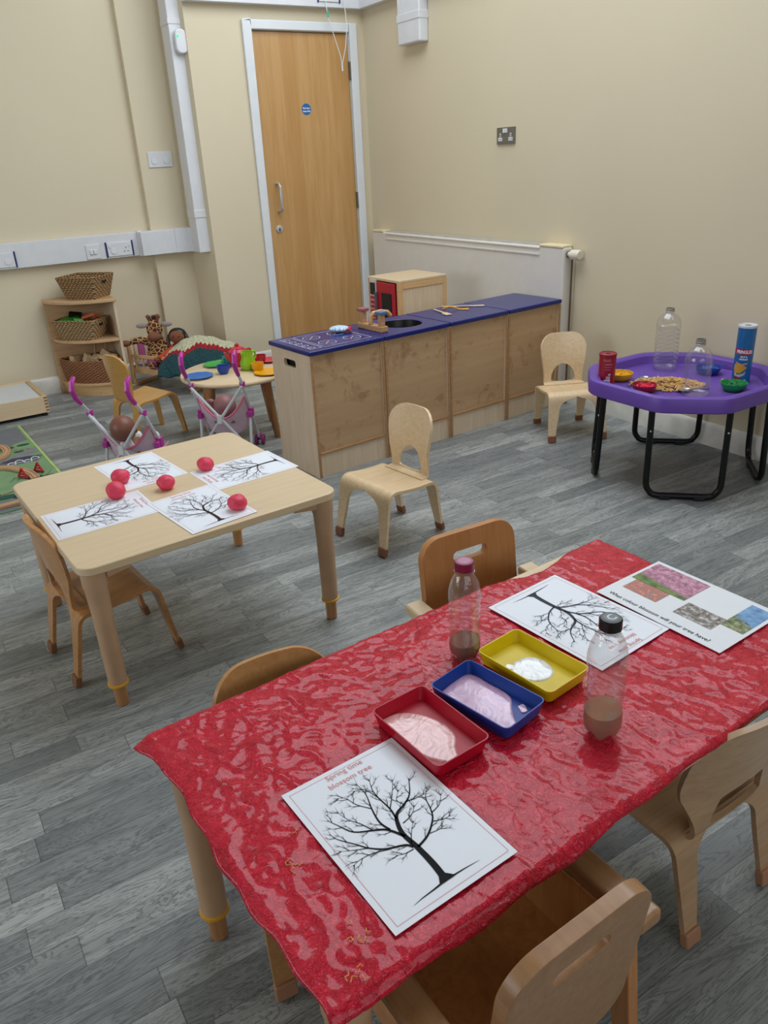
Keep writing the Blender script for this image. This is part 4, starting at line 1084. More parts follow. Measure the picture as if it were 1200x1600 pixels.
for p, q in zip(rings, rings[1:]):
    for i in range(n): b.faces.new((p[i], p[(i + 1) % n], q[(i + 1) % n], q[i]))
bmesh.ops.recalc_face_normals(b, faces=b.faces); m = MB(); m._add(b); o = m.build('tray_shell', M_PURPLE, t)
for p in o.data.polygons: p.use_smooth = True
ZF = .4042
# crisp tubes
def crisp_tube(name, label, loc, r, H, body, lidm, rz):
    t = thing(name, label, 'tube', loc, rz)
    MB().lathe([(0, 0), (r, 0), (r, H - .012), (0, H - .012)], n=40).build('tube_body', body, t)
    return t
M_CB = plain('tube_blue', '#14639f', .3, coat=.2); M_LID = plain('lid_translucent', '#c9ced2', .3)
t = crisp_tube('crisp_tube', 'tall blue crisp tube with clear lid at right of purple tray', (3.092, 2.018, ZF), .0375, .25, M_CB, M_LID, R(-56))
l = MB().lathe([(0, .2385), (.0375, .238), (.0392, .239), (.0392, .248), (.036, .250), (.034, .2465), (0, .2465)], n=36).build('lid', M_LID, t)
MB().lathe([(0, .2468), (.013, .2468), (.013, .2475), (0, .2475)], n=20).build('lid_hole', plain('lid_dark', '#85807c', .5), l)
rw = .0379
def wrap_poly(pts, mat, name, parent, rw_=.0379):
    m = MB(); P = []
    for i, p in enumerate(pts):
        q = pts[(i + 1) % len(pts)]
        for k in range(3): P.append((p[0] + (q[0] - p[0]) * k / 3, p[1] + (q[1] - p[1]) * k / 3))
    xs = [p[0] for p in P]; zs = [p[1] for p in P]
    bb = bmesh.new(); bb.faces.new([bb.verts.new((x, z, 0)) for x, z in P])
    lo, hi = min(xs), max(xs)
    for k in range(1, 10):
        bmesh.ops.bisect_plane(bb, geom=bb.verts[:] + bb.edges[:] + bb.faces[:], plane_co=(lo + (hi - lo) * k / 10, 0, 0), plane_no=(1, 0, 0))
    for v in bb.verts:
        a = v.co.x / rw_; v.co = Vector((rw_ * math.sin(a), -rw_ * math.cos(a), v.co.y))
    bmesh.ops.recalc_face_normals(bb, faces=bb.faces)
    m._add(bb); return m.build(name, mat, parent)
wrap_poly([(-.044, .128), (.030, .124), (.033, .150), (-.044, .152)], plain('logo_red', '#a8182c', .4), 'red_banner', t)
text('PRINGLES', .0195, 'brand_lettering', M_WHITE, t, Matrix.Translation((0, 0, .1315)), 'CENTER', wrap=.0384, bold=.0007, sx=.80)
text('SALT &\nVINEGAR', .0088, 'flavour_lettering', M_WHITE, t, Matrix.Translation((0, 0, .114)), 'CENTER', wrap=.0384, bold=.0004)
wrap_poly([(-.036, .083), (-.010, .087), (.020, .070), (-.006, .046), (-.028, .044), (-.038, .060)], plain('crisp_yellow', '#cf9a2c', .5), 'crisp_picture', t)
wrap_poly([(-.032, .094), (-.006, .086), (.018, .092), (.016, .084), (-.008, .079), (-.030, .088)], plain('crisp_pale', '#c99a7c', .5), 'crisp_picture', t)
wrap_poly([(-.036, .052), (-.018, .038), (.004, .044), (.016, .056), (.012, .038), (-.008, .028), (-.030, .032)], plain('crisp_bowl', '#b5b2a8', .5), 'bowl_picture', t)
wrap_poly([(-.036, .026), (-.026, .012), (-.010, .016), (.004, .022), (-.010, .028), (-.028, .030)], plain('spice_red', '#6e2a1e', .5), 'spice_picture', t)
wrap_poly([(.012, .008), (.020, .008), (.020, .018), (.012, .018)], M_WHITE, 'small_badge', t)
M_CR = plain('tube_red', '#9c1428', .3, coat=.2)
t = crisp_tube('crisp_tube', 'short red crisp tube at left edge of purple tray', (2.618, 2.358, ZF), .0365, .148, M_CR, M_CR, R(-30))
MB().lathe([(0, .137), (.0365, .1365), (.038, .1375), (.038, .146), (.035, .148), (.0335, .145), (0, .145)], n=36).build('lid', plain('lid_red', '#8e2230', .35), t)
MB().box((0, 0, .1458), (.018, .010, .002)).build('lid_slot', M_BLACK, t)
wrap_poly([(-.022, .006), (.004, .006), (.004, .036), (-.022, .036)], M_WHITE, 'barcode_label', t, .0369)
m = MB()
for k in range(9): 
    a = (-.019 + k * .0024) / .0371; m.box((0, 0, 0), (.0012, .0004, .022), M=Matrix.Rotation(a, 4, 'Z') @ Matrix.Translation((0, -.0373, .019)))
m.build('barcode', M_BLACK, t)
wrap_poly([(-.014, .038), (.004, .038), (.004, .050), (-.014, .050)], plain('label_grey', '#b9aeb0', .5), 'price_label', t, .0369)
text('40', .013, 'number_lettering', M_WHITE, t, Matrix.Translation((0, 0, .054)), 'CENTER', wrap=.0372)
for k, (z, x0, x1) in enumerate(((.122, -.030, .004), (.116, -.026, .006), (.104, -.020, .012), (.1, -.020, .010), (.09, -.022, .010), (.079, -.022, .006))):
    wrap_poly([(x0, z), (x1, z), (x1, z + .0022), (x0, z + .0022)], plain('faint_print', '#c77a86', .5), 'small_print', t, .0369)
bottle('tall empty clear bottle with wavy ribs at back of purple tray', (3.03, 2.378, ZF), .283, .057, None, '', None, 'waves', neck=.019, petal=False)
bottle('smooth empty clear bottle with open neck at front of purple tray', (2.785, 2.018, ZF), .235, .056, None, '', None, 'plain', neck=.0195, petal=False)
# bowls with coloured pasta
def pasta_piece(bm_, c, L, r, a, tilt):
    d = Vector((math.cos(a) * math.cos(tilt), math.sin(a) * math.cos(tilt), math.sin(tilt))) * L / 2; c = Vector(c)
    up = Vector((0, 0, 1)); x = d.normalized().cross(up).normalized(); y = x.cross(d.normalized()); rings = []
    for s, sh in ((-1, .6), (1, .6)):
        rings.append([bm_.verts.new(c + d * s + (x * math.cos(q * PI / 3) + y * math.sin(q * PI / 3)) * r + d.normalized() * sh * r * math.cos(q * PI / 3)) for q in range(6)])
    for q in range(6): bm_.faces.new((rings[0][q], rings[0][(q + 1) % 6], rings[1][(q + 1) % 6], rings[1][q]))
    bm_.faces.new(rings[0][::-1]); bm_.faces.new(rings[1])
def bowl(label, loc, r, hexc, pastahex, seed, n=34):
    t = thing('small_bowl', label, 'bowl', loc, 0, 'bowls of coloured pasta'); mt = plain('bowl_' + hexc, hexc, .35, coat=.1)
    MB().lathe([(0, 0), (r * .62, 0), (r * .8, .008), (r * .95, .022), (r, .034), (r - .0022, .034), (r * .93, .022), (r * .76, .0095), (0, .004)], n=36).build('bowl_body', mt, t)
    rnd = random.Random(seed); bm_ = bmesh.new()
    for k in range(n):
        q = r * .72 * math.sqrt(rnd.random()); a = rnd.random() * 6.28
        pasta_piece(bm_, (q * math.cos(a), q * math.sin(a), .017 + rnd.random() * .014 * (1 - q / r)), .024, .0050, rnd.random() * 6.28, rnd.uniform(-.5, .5))
    bmesh.ops.recalc_face_normals(bm_, faces=bm_.faces)
    m = MB(); m._add(bm_); o = m.build('dyed_pasta', plain('pasta_' + pastahex, pastahex, .5), None, loc=(loc[0], loc[1], loc[2] + .001)); 
    tag(o, 'heap of dyed pasta pieces in the %s bowl' % label.split()[0], 'pasta', kind='stuff')
bowl('yellow plastic bowl of yellow pasta beside the red tube', (2.735, 2.385, ZF), .058, '#d9a613', '#efb31c', 1)
bowl('red plastic bowl of red pasta at front of purple tray', (2.665, 2.185, ZF), .052, '#a5122c', '#e02a50', 2)
bowl('blue plastic bowl of blue pasta at back of purple tray', (3.10, 2.19, ZF), .056, '#15419a', '#3464b4', 3)
bowl('green plastic bowl of green pasta before the blue tube', (2.955, 1.955, ZF), .055, '#129148', '#1c7a40', 4)
rnd = random.Random(11); bm_ = bmesh.new()
for k in range(380):
    a = rnd.random() * 6.28; q = math.sqrt(rnd.random()); x = .15 * q * math.cos(a); y = .105 * q * math.sin(a)
    ca, sa = math.cos(R(-48)), math.sin(R(-48)); h = .034 * (1 - q) 
    pasta_piece(bm_, (x * ca - y * sa, x * sa + y * ca, .004 + rnd.random() * h), .026, .0036, rnd.random() * 6.28, rnd.uniform(-.35, .35) if h > .008 else 0)
bmesh.ops.recalc_face_normals(bm_, faces=bm_.faces)
M_PASTA = plain('dry_pasta', '#d6ac68', .45, var=.1)
m = MB(); m._add(bm_); o = m.build('penne_pasta', M_PASTA, loc=(2.815, 2.185, ZF)); tag(o, 'loose pile of plain dry penne in the middle of purple tray', 'pasta', kind='stuff')
for (x, y, a, lab) in ((3.045, 2.075, .3, 'single penne piece between blue bowl and blue tube'), (2.625, 2.262, .1, 'single penne piece between red tube and red bowl')):
    bm_ = bmesh.new(); pasta_piece(bm_, (0, 0, .0042), .028, .0038, a, 0); bmesh.ops.recalc_face_normals(bm_, faces=bm_.faces); m = MB(); m._add(bm_)
    tag(m.build('penne_piece', M_PASTA, loc=(x, y, ZF)), lab, 'pasta', 'loose penne pieces')
def spoon(label, a, b_, z0, z1=None):
    a, b_ = Vector(a), Vector(b_); L = (b_ - a).length; t = thing('metal_spoon', label, 'spoon', (a.x, a.y, z0), math.atan2(b_.y - a.y, b_.x - a.x), 'steel spoons on purple tray')
    m = MB(); m.tube([(0, 0, .004), (L * .3, 0, .006), (L * .62, 0, .010), (L * .72, 0, .010)], [.006, .0045, .003, .003], 8, sq=1); 
    for v in m.bm.verts: v.co.z = .004 + (v.co.z - .004) * .6
    m.build('handle', M_STEEL, t)
    m = MB(); m.lathe([(0, 0), (.010, .001), (.018, .004), (.0205, .008), (.0195, .0082), (.017, .005), (.009, .002), (0, .0012)], n=24, sx=1.45, M=Matrix.Translation((L * .86, 0, .002))); m.build('spoon_bowl', M_STEEL, t)
spoon('steel spoon resting between yellow bowl and pasta pile', (2.665, 2.275), (2.815, 2.30), ZF + .006)
spoon('steel spoon lying under the smooth bottle by the pasta', (2.90, 2.035), (2.765, 2.075), ZF + .002)

# ================================================================ CORNER SHELF
SX, SY, SR = 1.262, 5.668, .385
t = thing('corner_shelf', 'quarter round wooden corner shelf unit by left wall', 'shelf', (SX, SY, 0), 0)
def quad(r, n=14, inset=0): return [(0, 0)] + [(-r * math.sin(i * PI / 2 / n), -r * math.cos(i * PI / 2 / n)) for i in range(n + 1)][::1]
M_SHELF = wood('shelf_birch', '#d3ae84', '#bd9468', .4, axis=0)
MB().prism([(0.008, 0)] + [(-SR * 1.03 * math.sin(i * PI / 28), -SR * .95 * math.cos(i * PI / 28)) for i in range(15)], .61, .632).build('top_board', M_SHELF, t, bev=.005)
MB().prism([(-.02, -.01)] + [(-.02 - SR * .93 * math.sin(i * PI / 28), -.005 - SR * .88 * math.cos(i * PI / 28)) for i in range(15)], .356, .374).build('shelf', M_SHELF, t, bev=.003)
MB().prism([(-.02, -.01)] + [(-.02 - SR * .93 * math.sin(i * PI / 28), -.005 - SR * .88 * math.cos(i * PI / 28)) for i in range(15)], .068, .084).build('shelf', M_SHELF, t, bev=.003)
MB().box((-.008, -.165, .305), (.018, .33, .61)).build('side_panel', M_BIRCHV, t, bev=.002)
MB().box((-.20, -.008, .305), (.385, .014, .61)).build('back_panel', M_SHELF, t, bev=.002)
m = MB(); out = [(-.025 - SR * .90 * math.sin(i * PI / 28), -.005 - SR * .85 * math.cos(i * PI / 28)) for i in range(15)]; inn = [(-.025 - SR * .85 * math.sin(i * PI / 28), -.005 - SR * .80 * math.cos(i * PI / 28)) for i in range(15)]
m.prism(out + inn[::-1], 0, .068); m.build('curved_plinth', wood('plinth', '#d6b380', '#c39a62', .4, axis=0), t)
def rbasket(label, loc, rz, w0, d0, w1, d1, H, mat, group='wicker baskets on the corner shelf'):
    t = thing('wicker_basket', label, 'basket', loc, rz, group); th = .008
    def ring4(w, d): return rrect(w, d, .018, 3)
    b = bmesh.new(); R_ = []
    def rg(w, d, z): R_.append([b.verts.new((x, y, z)) for x, y in ring4(w, d)])
    nn = 8
    rg(w0, d0, 0)
    for k in range(1, nn + 1): q = k / nn; rg(w0 + (w1 - w0) * q, d0 + (d1 - d0) * q, H * q)
    rg(w1 - 2 * th, d1 - 2 * th, H); rg(w0 - 2 * th, d0 - 2 * th, .008)
    n_ = len(R_[0]); b.faces.new(R_[0][::-1]); b.faces.new(R_[-1])
    for p, q in zip(R_, R_[1:]):
        for i in range(n_): b.faces.new((p[i], p[(i + 1) % n_], q[(i + 1) % n_], q[i]))
    bmesh.ops.recalc_face_normals(b, faces=b.faces); m = MB(); m._add(b); m.build('basket_body', mat, t)
    P = [(x, y, H) for x, y in ring4(w1 - .008, d1 - .008)]; P.append(P[0]); P.append(P[1])
    MB().tube(P, .0065, 8).build('basket_rim', mat, t)
    for s in (-1, 1):
        q = .74; m = MB(); m.prism(rrect(.05, .017, .008, 4), -.002, .002, M=Matrix.Translation((s * ((w0 + (w1 - w0) * q) / 2 + .0005), 0, H * q)) @ Matrix.Rotation(PI / 2, 4, 'Y') @ Matrix.Rotation(PI / 2, 4, 'Z')); m.build('hole_shade_patch', M_DARK, t)  # dark patch on the weave stands in for a shaded handle opening
    return t
rbasket('empty seagrass basket standing on top of the corner shelf', (1.135, 5.49, .6335), R(-47 + 0), .215, .19, .285, .25, .135, M_SEA)
rbasket('seagrass basket holding green and orange toys on middle shelf', (1.055, 5.50, .3755), R(-43), .225, .16, .305, .21, .125, M_SEA2)
grn = plain('toy_green', '#3aa028', .4); orr = plain('toy_orange', '#b5512a', .5); dg_ = plain('toy_dark_green', '#1c4a34', .5)
def at_basket(cx, cy, rz, x, y): c, s = math.cos(rz), math.sin(rz); return (cx + x * c - y * s, cy + x * s + y * c)
x, y = at_basket(1.055, 5.50, R(-43), -.075, -.01); tag(MB().box((0, 0, .015), (.10, .12, .03)).build('toy_box', grn, loc=(x, y, .480), rot=(R(6), 0, R(-43)), bev=.003), 'bright green toy box at left of middle basket', 'toy', 'toys in the middle basket')
x, y = at_basket(1.055, 5.50, R(-43), .012, -.01); tag(MB().box((0, 0, .015), (.065, .10, .03)).build('toy_box', grn, loc=(x, y, .478), rot=(R(-8), R(6), R(-38)), bev=.003), 'smaller green toy box in middle of middle basket', 'toy', 'toys in the middle basket')
x, y = at_basket(1.055, 5.50, R(-43), -.06, .045); tag(MB().box((0, 0, .0), (.08, .05, .04)).build('toy_box', M_BLACK, loc=(x, y, .512), rot=(R(20), R(10), R(-20)), bev=.003), 'black toy box behind the green ones in middle basket', 'toy', 'toys in the middle basket')
x, y = at_basket(1.055, 5.50, R(-43), .085, .0)
m = MB()
for c, d in (((0, -.045, 0), (.09, .010, .02)), ((0, .045, 0), (.09, .010, .02)), ((-.04, 0, 0), (.010, .09, .02)), ((.04, 0, 0), (.010, .09, .02))): m.box(c, d)
tag(m.build('toy_square', orr, loc=(x, y, .508), rot=(R(-25), R(-15), R(-35)), bev=.002), 'square orange wooden frame in middle basket', 'toy', 'toys in the middle basket')
# quarter round willow basket
t = thing('wicker_basket', 'large curved brown willow basket of wooden blocks on bottom shelf', 'basket', (SX - .03, SY - .02, .0855), 0, 'wicker baskets on the corner shelf')
def qring(r, k=14): return [(-.006, -.006)] + [(-r * math.sin(i * PI / 2 / k), -r * .93 * math.cos(i * PI / 2 / k)) for i in range(k + 1)]
b = bmesh.new(); R_ = []
for r_, z_ in ((.318, 0), (.326, .03), (.332, .07), (.336, .11), (.338, .145), (.322, .145), (.30, .01)):
    R_.append([b.verts.new((x, y, z_)) for x, y in qring(r_)])
n_ = len(R_[0]); b.faces.new(R_[0][::-1]); b.faces.new(R_[-1])
for p, q in zip(R_, R_[1:]):
    for i in range(n_): b.faces.new((p[i], p[(i + 1) % n_], q[(i + 1) % n_], q[i]))
bmesh.ops.recalc_face_normals(b, faces=b.faces); m = MB(); m._add(b); m.build('basket_body', M_WIL, t)
P = [(x, y, .145) for x, y in qring(.33)]; P.append(P[0]); MB().tube(P, .008, 8).build('basket_rim', M_WIL, t)
rnd = random.Random(4)
bw = plain('block_wood', '#cfb089', .55, var=.08)
labs = ['pale wooden block at left end of the willow basket', 'wooden block leaning at left of willow basket', 'square wooden block in front of willow basket', 'thin wooden block near centre of willow basket', 'tilted wooden block right of centre in willow basket', 'wooden block at right end of the willow basket']
for k, (x, y, z, dx, dy, dz, ax, ay, az) in enumerate(((-.245, -.09, .155, .075, .045, .035, .1, .1, .5), (-.19, -.17, .16, .035, .05, .06, .4, .3, .2), (-.14, -.19, .155, .06, .045, .035, .2, -.3, .8), (-.10, -.20, .155, .035, .06, .03, .3, .4, 1.2), (-.07, -.19, .175, .065, .03, .045, .5, -.4, 2.0), (-.035, -.235, .16, .045, .04, .03, .1, .2, .4))):
    tag(MB().box((0, 0, 0), (dx, dy, dz)).build('wooden_block', bw, loc=(SX - .03 + x, SY - .02 + y, .0855 + z), rot=(ax, ay, az), bev=.003), labs[k], 'block', 'wooden blocks in the willow basket')
m = MB()
for c, d in (((0, 0, .045), (.07, .02, .012)), ((0, 0, -.045), (.07, .02, .012)), ((-.035, 0, 0), (.012, .02, .10)), ((.035, 0, 0), (.012, .02, .10))): m.box(c, d)
tag(m.build('open_wooden_frame', plain('frame_wood', '#a98a66', .55), loc=(SX - .115, SY - .145, .0855 + .19), rot=(R(-12), R(6), R(-22)), bev=.002), 'small open wooden frame standing in willow basket', 'toy', 'wooden blocks in the willow basket')  # four bars forming an open frame, not a box

# ================================================================ LIGHT BOX, RUG, TRAIN TRACK
t = thing('light_box', 'low pale wooden box with white panel on floor at left edge', 'light box', (.693, 5.14, 0), R(2))
MB().box((-.36, .0075, .075), (.72, .015, .105)).build('box_side', M_BIRCH, t, bev=.002)
MB().box((-.36, .50, .075), (.72, .015, .105)).build('box_side', M_BIRCH, t, bev=.002)
MB().box((-.0125, .254, .075), (.025, .478, .105)).build('box_side', wood('box_end', '#cfae80', '#b8935f', .45), t, bev=.002)
MB().box((-.71, .254, .075), (.02, .478, .105)).build('box_side', M_BIRCH, t, bev=.002)
MB().box((-.362, .254, .110), (.674, .478, .012)).build('white_panel', plain('panel_white', '#cfd2d4', .4, var=.01), t)
m = MB()
for k in range(5): m.box((-.012, -.001, .038 + k * .02), (.02, .004, .008))
m.build('finger_joint', plain('joint_brown', '#8d6444', .6), t)
for x, y in ((-.03, .03), (-.03, .47), (-.69, .03), (-.69, .47)): MB().lathe([(0, 0), (.016, 0), (.016, .024), (0, .024)], (x, y, 0), 14).build('foot', M_BLACK, t)
o = MB().tube([(.655, 5.62, .07), (.68, 5.60, .085), (.71, 5.57, .07), (.735, 5.55, .03), (.735, 5.56, .006), (.70, 5.60, .004)], .003, 6).build('power_cable', plain('cable_grey', '#4c4a4a', .5)); tag(o, 'thin grey cable curling behind the light box', 'cable')

def rug_mat():
    m, nt, b = newmat('play_rug'); v = coords(nt)
    nt.links.new(ramp(nt, [(.3, lin('#6f8f66')), (.7, lin('#829f74'))], noise(nt, v, 9, 3)).outputs[0], b.inputs['Base Color']); b.inputs['Roughness'].default_value = .95
    bump(nt, b, noise(nt, v, 400, 2), .5, .002); return m
rt = thing('play_rug', 'green road map play rug on floor at left edge', 'rug', (0, 0, 0))
# rug polygon in world coordinates
MB().prism([(.485, 5.02), (.535, 3.66), (-.55, 3.62), (-.58, 4.98)], .001, .006).build('rug_pile', rug_mat(), rt)
MB().prism([(.487, 5.02), (.537, 3.66), (.525, 3.66), (.475, 5.02)], .0058, .0078).build('rug_edge', plain('rug_edge', '#a9c070', .9), rt)
def flat(pts, z, nm, hexc): return MB().prism(pts, z - .0003, z).build(nm, plain(nm + hexc, hexc, .95), rt, smooth=False)
flat([(.468, 5.0), (.478, 4.70), (.40, 4.66), (.34, 4.58), (.30, 4.62), (.28, 4.80), (.22, 4.88), (-.1, 4.9), (-.5, 4.95), (-.5, 4.97)], .0066, 'road', '#6f7075')
flat([(.500, 4.50), (.498, 4.44), (.36, 4.36), (.20, 4.32), (.0, 4.34), (-.3, 4.3), (-.3, 4.36), (.0, 4.40), (.22, 4.38), (.36, 4.44), (.46, 4.52)], .0066, 'road', '#7d8080')
flat([(.50, 4.37), (.46, 4.28), (.34, 4.285), (.26, 4.33), (.30, 4.38)], .0067, 'car_park', '#5d6068')
flat([(.485, 4.375), (.46, 4.32), (.33, 4.325), (.29, 4.36), (.35, 4.40), (.42, 4.39)], .0070, 'house_roof', '#3c3a48')
for cx, cy in ((.335, 4.305), (.375, 4.325), (.415, 4.305), (.455, 4.33)):
    lineart(rectseg(cx - .018, cy - .016, cx + .018, cy + .016) + [((cx - .018, cy + .016), (cx, cy + .032)), ((cx, cy + .032), (cx + .018, cy + .016))], .005, Matrix.Translation((0, 0, .0074)), 'house_outline', M_WHITE, rt)
for cx, cy, r_ in ((.355, 4.60, .030), (.44, 4.61, .028), (.40, 4.50, .022), (.31, 4.47, .016), (.455, 3.99, .045), (.40, 4.02, .03), (.24, 3.83, .045), (.16, 3.88, .05), (.30, 3.80, .03), (.10, 3.80, .04), (.30, 4.93, .03)):
    MB().lathe([(0, 0), (r_, 0), (r_, .0004), (0, .0004)], (cx, cy, .0068), 12, sx=1.25, sy=.7).build('printed_bush', plain('bush_green', '#234f45', .95), rt, smooth=False)
flat([(.50, 3.93), (.30, 3.90), (.10, 3.84), (-.1, 3.83), (-.1, 3.82), (.10, 3.828), (.30, 3.888), (.50, 3.918)], .0067, 'path_line', '#7a4a3c')
flat([(.52, 3.76), (.30, 3.79), (-.3, 3.78), (-.5, 3.70), (-.5, 3.66), (.0, 3.64), (.4, 3.665), (.525, 3.69)], .0066, 'road', '#6a6e74')
m = MB()
for k in range(6): m.box((.30 + .03 * k, 4.56 - .008 * k, .0072), (.018, .008, .0004))
m.build('printed_car', plain('car_red', '#a04a3c', .9), rt)
m = MB()
for k in range(6): m.box((.30 + .035 * k, 4.055, .0070), (.003, .07, .0004), rz=-.5)
m.build('field_lines', plain('field_line', '#3d5a45', .9), rt)
M_TRK = wood('track_wood', '#c9a07a', '#b58a62', .5, axis=0)
def track(label, cpts, z=.0085):
    t = thing('train_track', label, 'toy track', (0, 0, 0), 0, 'wooden train track pieces')
    P = dense(cpts, 5); b = bmesh.new(); rows = []
    prof = [(-.02, 0), (-.02, .012), (-.013, .012), (-.013, .008), (-.008, .008), (-.008, .012), (.008, .012), (.008, .008), (.013, .008), (.013, .012), (.02, .012), (.02, 0)]
    for i, p in enumerate(P):
        tt = (P[min(i + 1, len(P) - 1)] - P[max(i - 1, 0)]).normalized(); nn = Vector((-tt.y, tt.x))
        rows.append([b.verts.new((p.x + nn.x * q[0], p.y + nn.y * q[0], z + q[1])) for q in prof])
    for a, c in zip(rows, rows[1:]):
        for k in range(len(prof)): b.faces.new((a[k], a[(k + 1) % len(prof)], c[(k + 1) % len(prof)], c[k]))
    b.faces.new(rows[0]); b.faces.new(rows[-1][::-1]); bmesh.ops.recalc_face_normals(b, faces=b.faces); m = MB(); m._add(b); m.build('track_piece', M_TRK, t); return t
track('curved wooden train track loop nearer the light box', [(.10, 4.70), (.25, 4.70), (.335, 4.62), (.34, 4.50), (.28, 4.41), (.15, 4.37)])
track('wooden train track running under the corner of birch table', [(-.02, 4.19), (.15, 4.26), (.27, 4.265), (.335, 4.20), (.385, 4.09), (.40, 3.98)])
track('straight wooden train track along near edge of the rug', [(-.1, 3.69), (.06, 3.70), (.2, 3.705), (.3, 3.71)])
BX1, BX2 = (.350, 4.05), (.432, 4.09)
M_TR = plain('toy_barrier_red', '#b5202a', .4)
for (x, y, a, lab) in ((BX1[0], BX1[1], .5, 'red toy barrier left of the train track end'), (BX2[0], BX2[1], .5, 'red toy barrier right of the train track end')):
    m = MB()
    for q in ((-.03, .0, .0, .045), (.0, .045, .03, .0)): m.tube([(q[0], 0, q[1] + .004), (q[2], 0, q[3] + .004)], .005, 6)
    for k in (.3, .6): m.tube([(-.03 * (1 - k), 0, .045 * k + .004), (.03 * (1 - k), 0, .045 * k + .004)], .0045, 6)
    m.tube([(-.034, 0, .004), (.034, 0, .004)], .005, 6)
    tag(m.build('toy_barrier', M_TR, loc=(x, y, .0085), rot=(0, 0, -1.0)), lab, 'toy barrier', 'red barriers on the train track')

# ================================================================ DOLL BED
BU = Vector((.50, -.86, 0)).normalized(); BV = Vector((.86, .50, 0)).normalized()
ang = math.atan2(BU.y, BU.x)
BO = (1.325, 5.475, 0)
t = thing('doll_bed', 'small pale wooden doll bed beside the corner shelf', 'doll bed', BO, ang)
# local x along bed, y across (to the back)
BLN, BWD = .53, .235
for x, hh in ((0, .315), (BLN, .185)):
    for y in (0, BWD): MB().box((x, y, hh / 2 + .012), (.020, .022, hh - .024)).build('post', M_BEECH, t, bev=.003)
    MB().box((x, BWD / 2, hh - .018), (.016, BWD + .01, .03)).build('end_rail', M_BEECH, t, bev=.006)
    MB().box((x, BWD / 2, .125), (.016, BWD, .035)).build('end_rail', M_BEECH, t, bev=.002)
    m = MB()
    for y in (.05, .19): m.tube([(x, y, .13), (x, y, hh - .03)], .005, 8)
    m.build('spindles', M_BEECH, t)
    MB().box((x, BWD / 2, .21), (.008, .06, .17)).build('pink_slat', plain('pink_slat', '#b85a90', .5), t)
    m = MB(); m.prism([(-.03, .0), (.0, -.0), (BWD, 0), (BWD + .03, 0), (BWD + .03, .012), (BWD, .024), (0, .024), (-.03, .012)], -.009, .009, M=Matrix.Translation((x, 0, 0)) @ Matrix(((0, 0, 1, 0), (1, 0, 0, 0), (0, 1, 0, 0), (0, 0, 0, 1)))); m.build('foot_rail', M_BEECH, t, bev=.003)
for y in (0, BWD):
    MB().box((BLN / 2, y, .115), (BLN, .012, .036)).build('side_rail', M_BEECH, t, bev=.002)
    MB().box((BLN / 2, y, .215), (BLN, .012, .022)).build('side_rail', M_BEECH, t, bev=.002)
    m = MB()
    for x in (.045, .115, .30, .40, .47): m.box((x, y, .165), (.009, .008, .085))
    m.build('spindles', M_BEECH, t)
    MB().box((.20, y, .165), (.065, .007, .085)).build('pink_slat', plain('pink_slat', '#b85a90', .5), t)
MB().box((BLN / 2, BWD / 2, .105), (BLN - .02, BWD - .01, .012)).build('bed_base', M_BEECH, t)
MB().box((BLN / 2, BWD / 2, .128), (BLN - .03, BWD - .02, .03)).build('mattress', plain('mattress', '#d8cdd0', .8), t, bev=.01)
def bl(x, y, z): return (BO[0] + BU.x * x + (-BU.y) * y, BO[1] + BU.y * x + BU.x * y, z)
o = MB().ball((0, 0, 0), (.055, .075, .02)).build('doll_pillow', plain('pillow_pink', '#dfc9cf', .85), loc=bl(.075, .075, .166), rot=(0, 0, ang)); tag(o, 'small pale pink pillow at head of the doll bed', 'pillow')
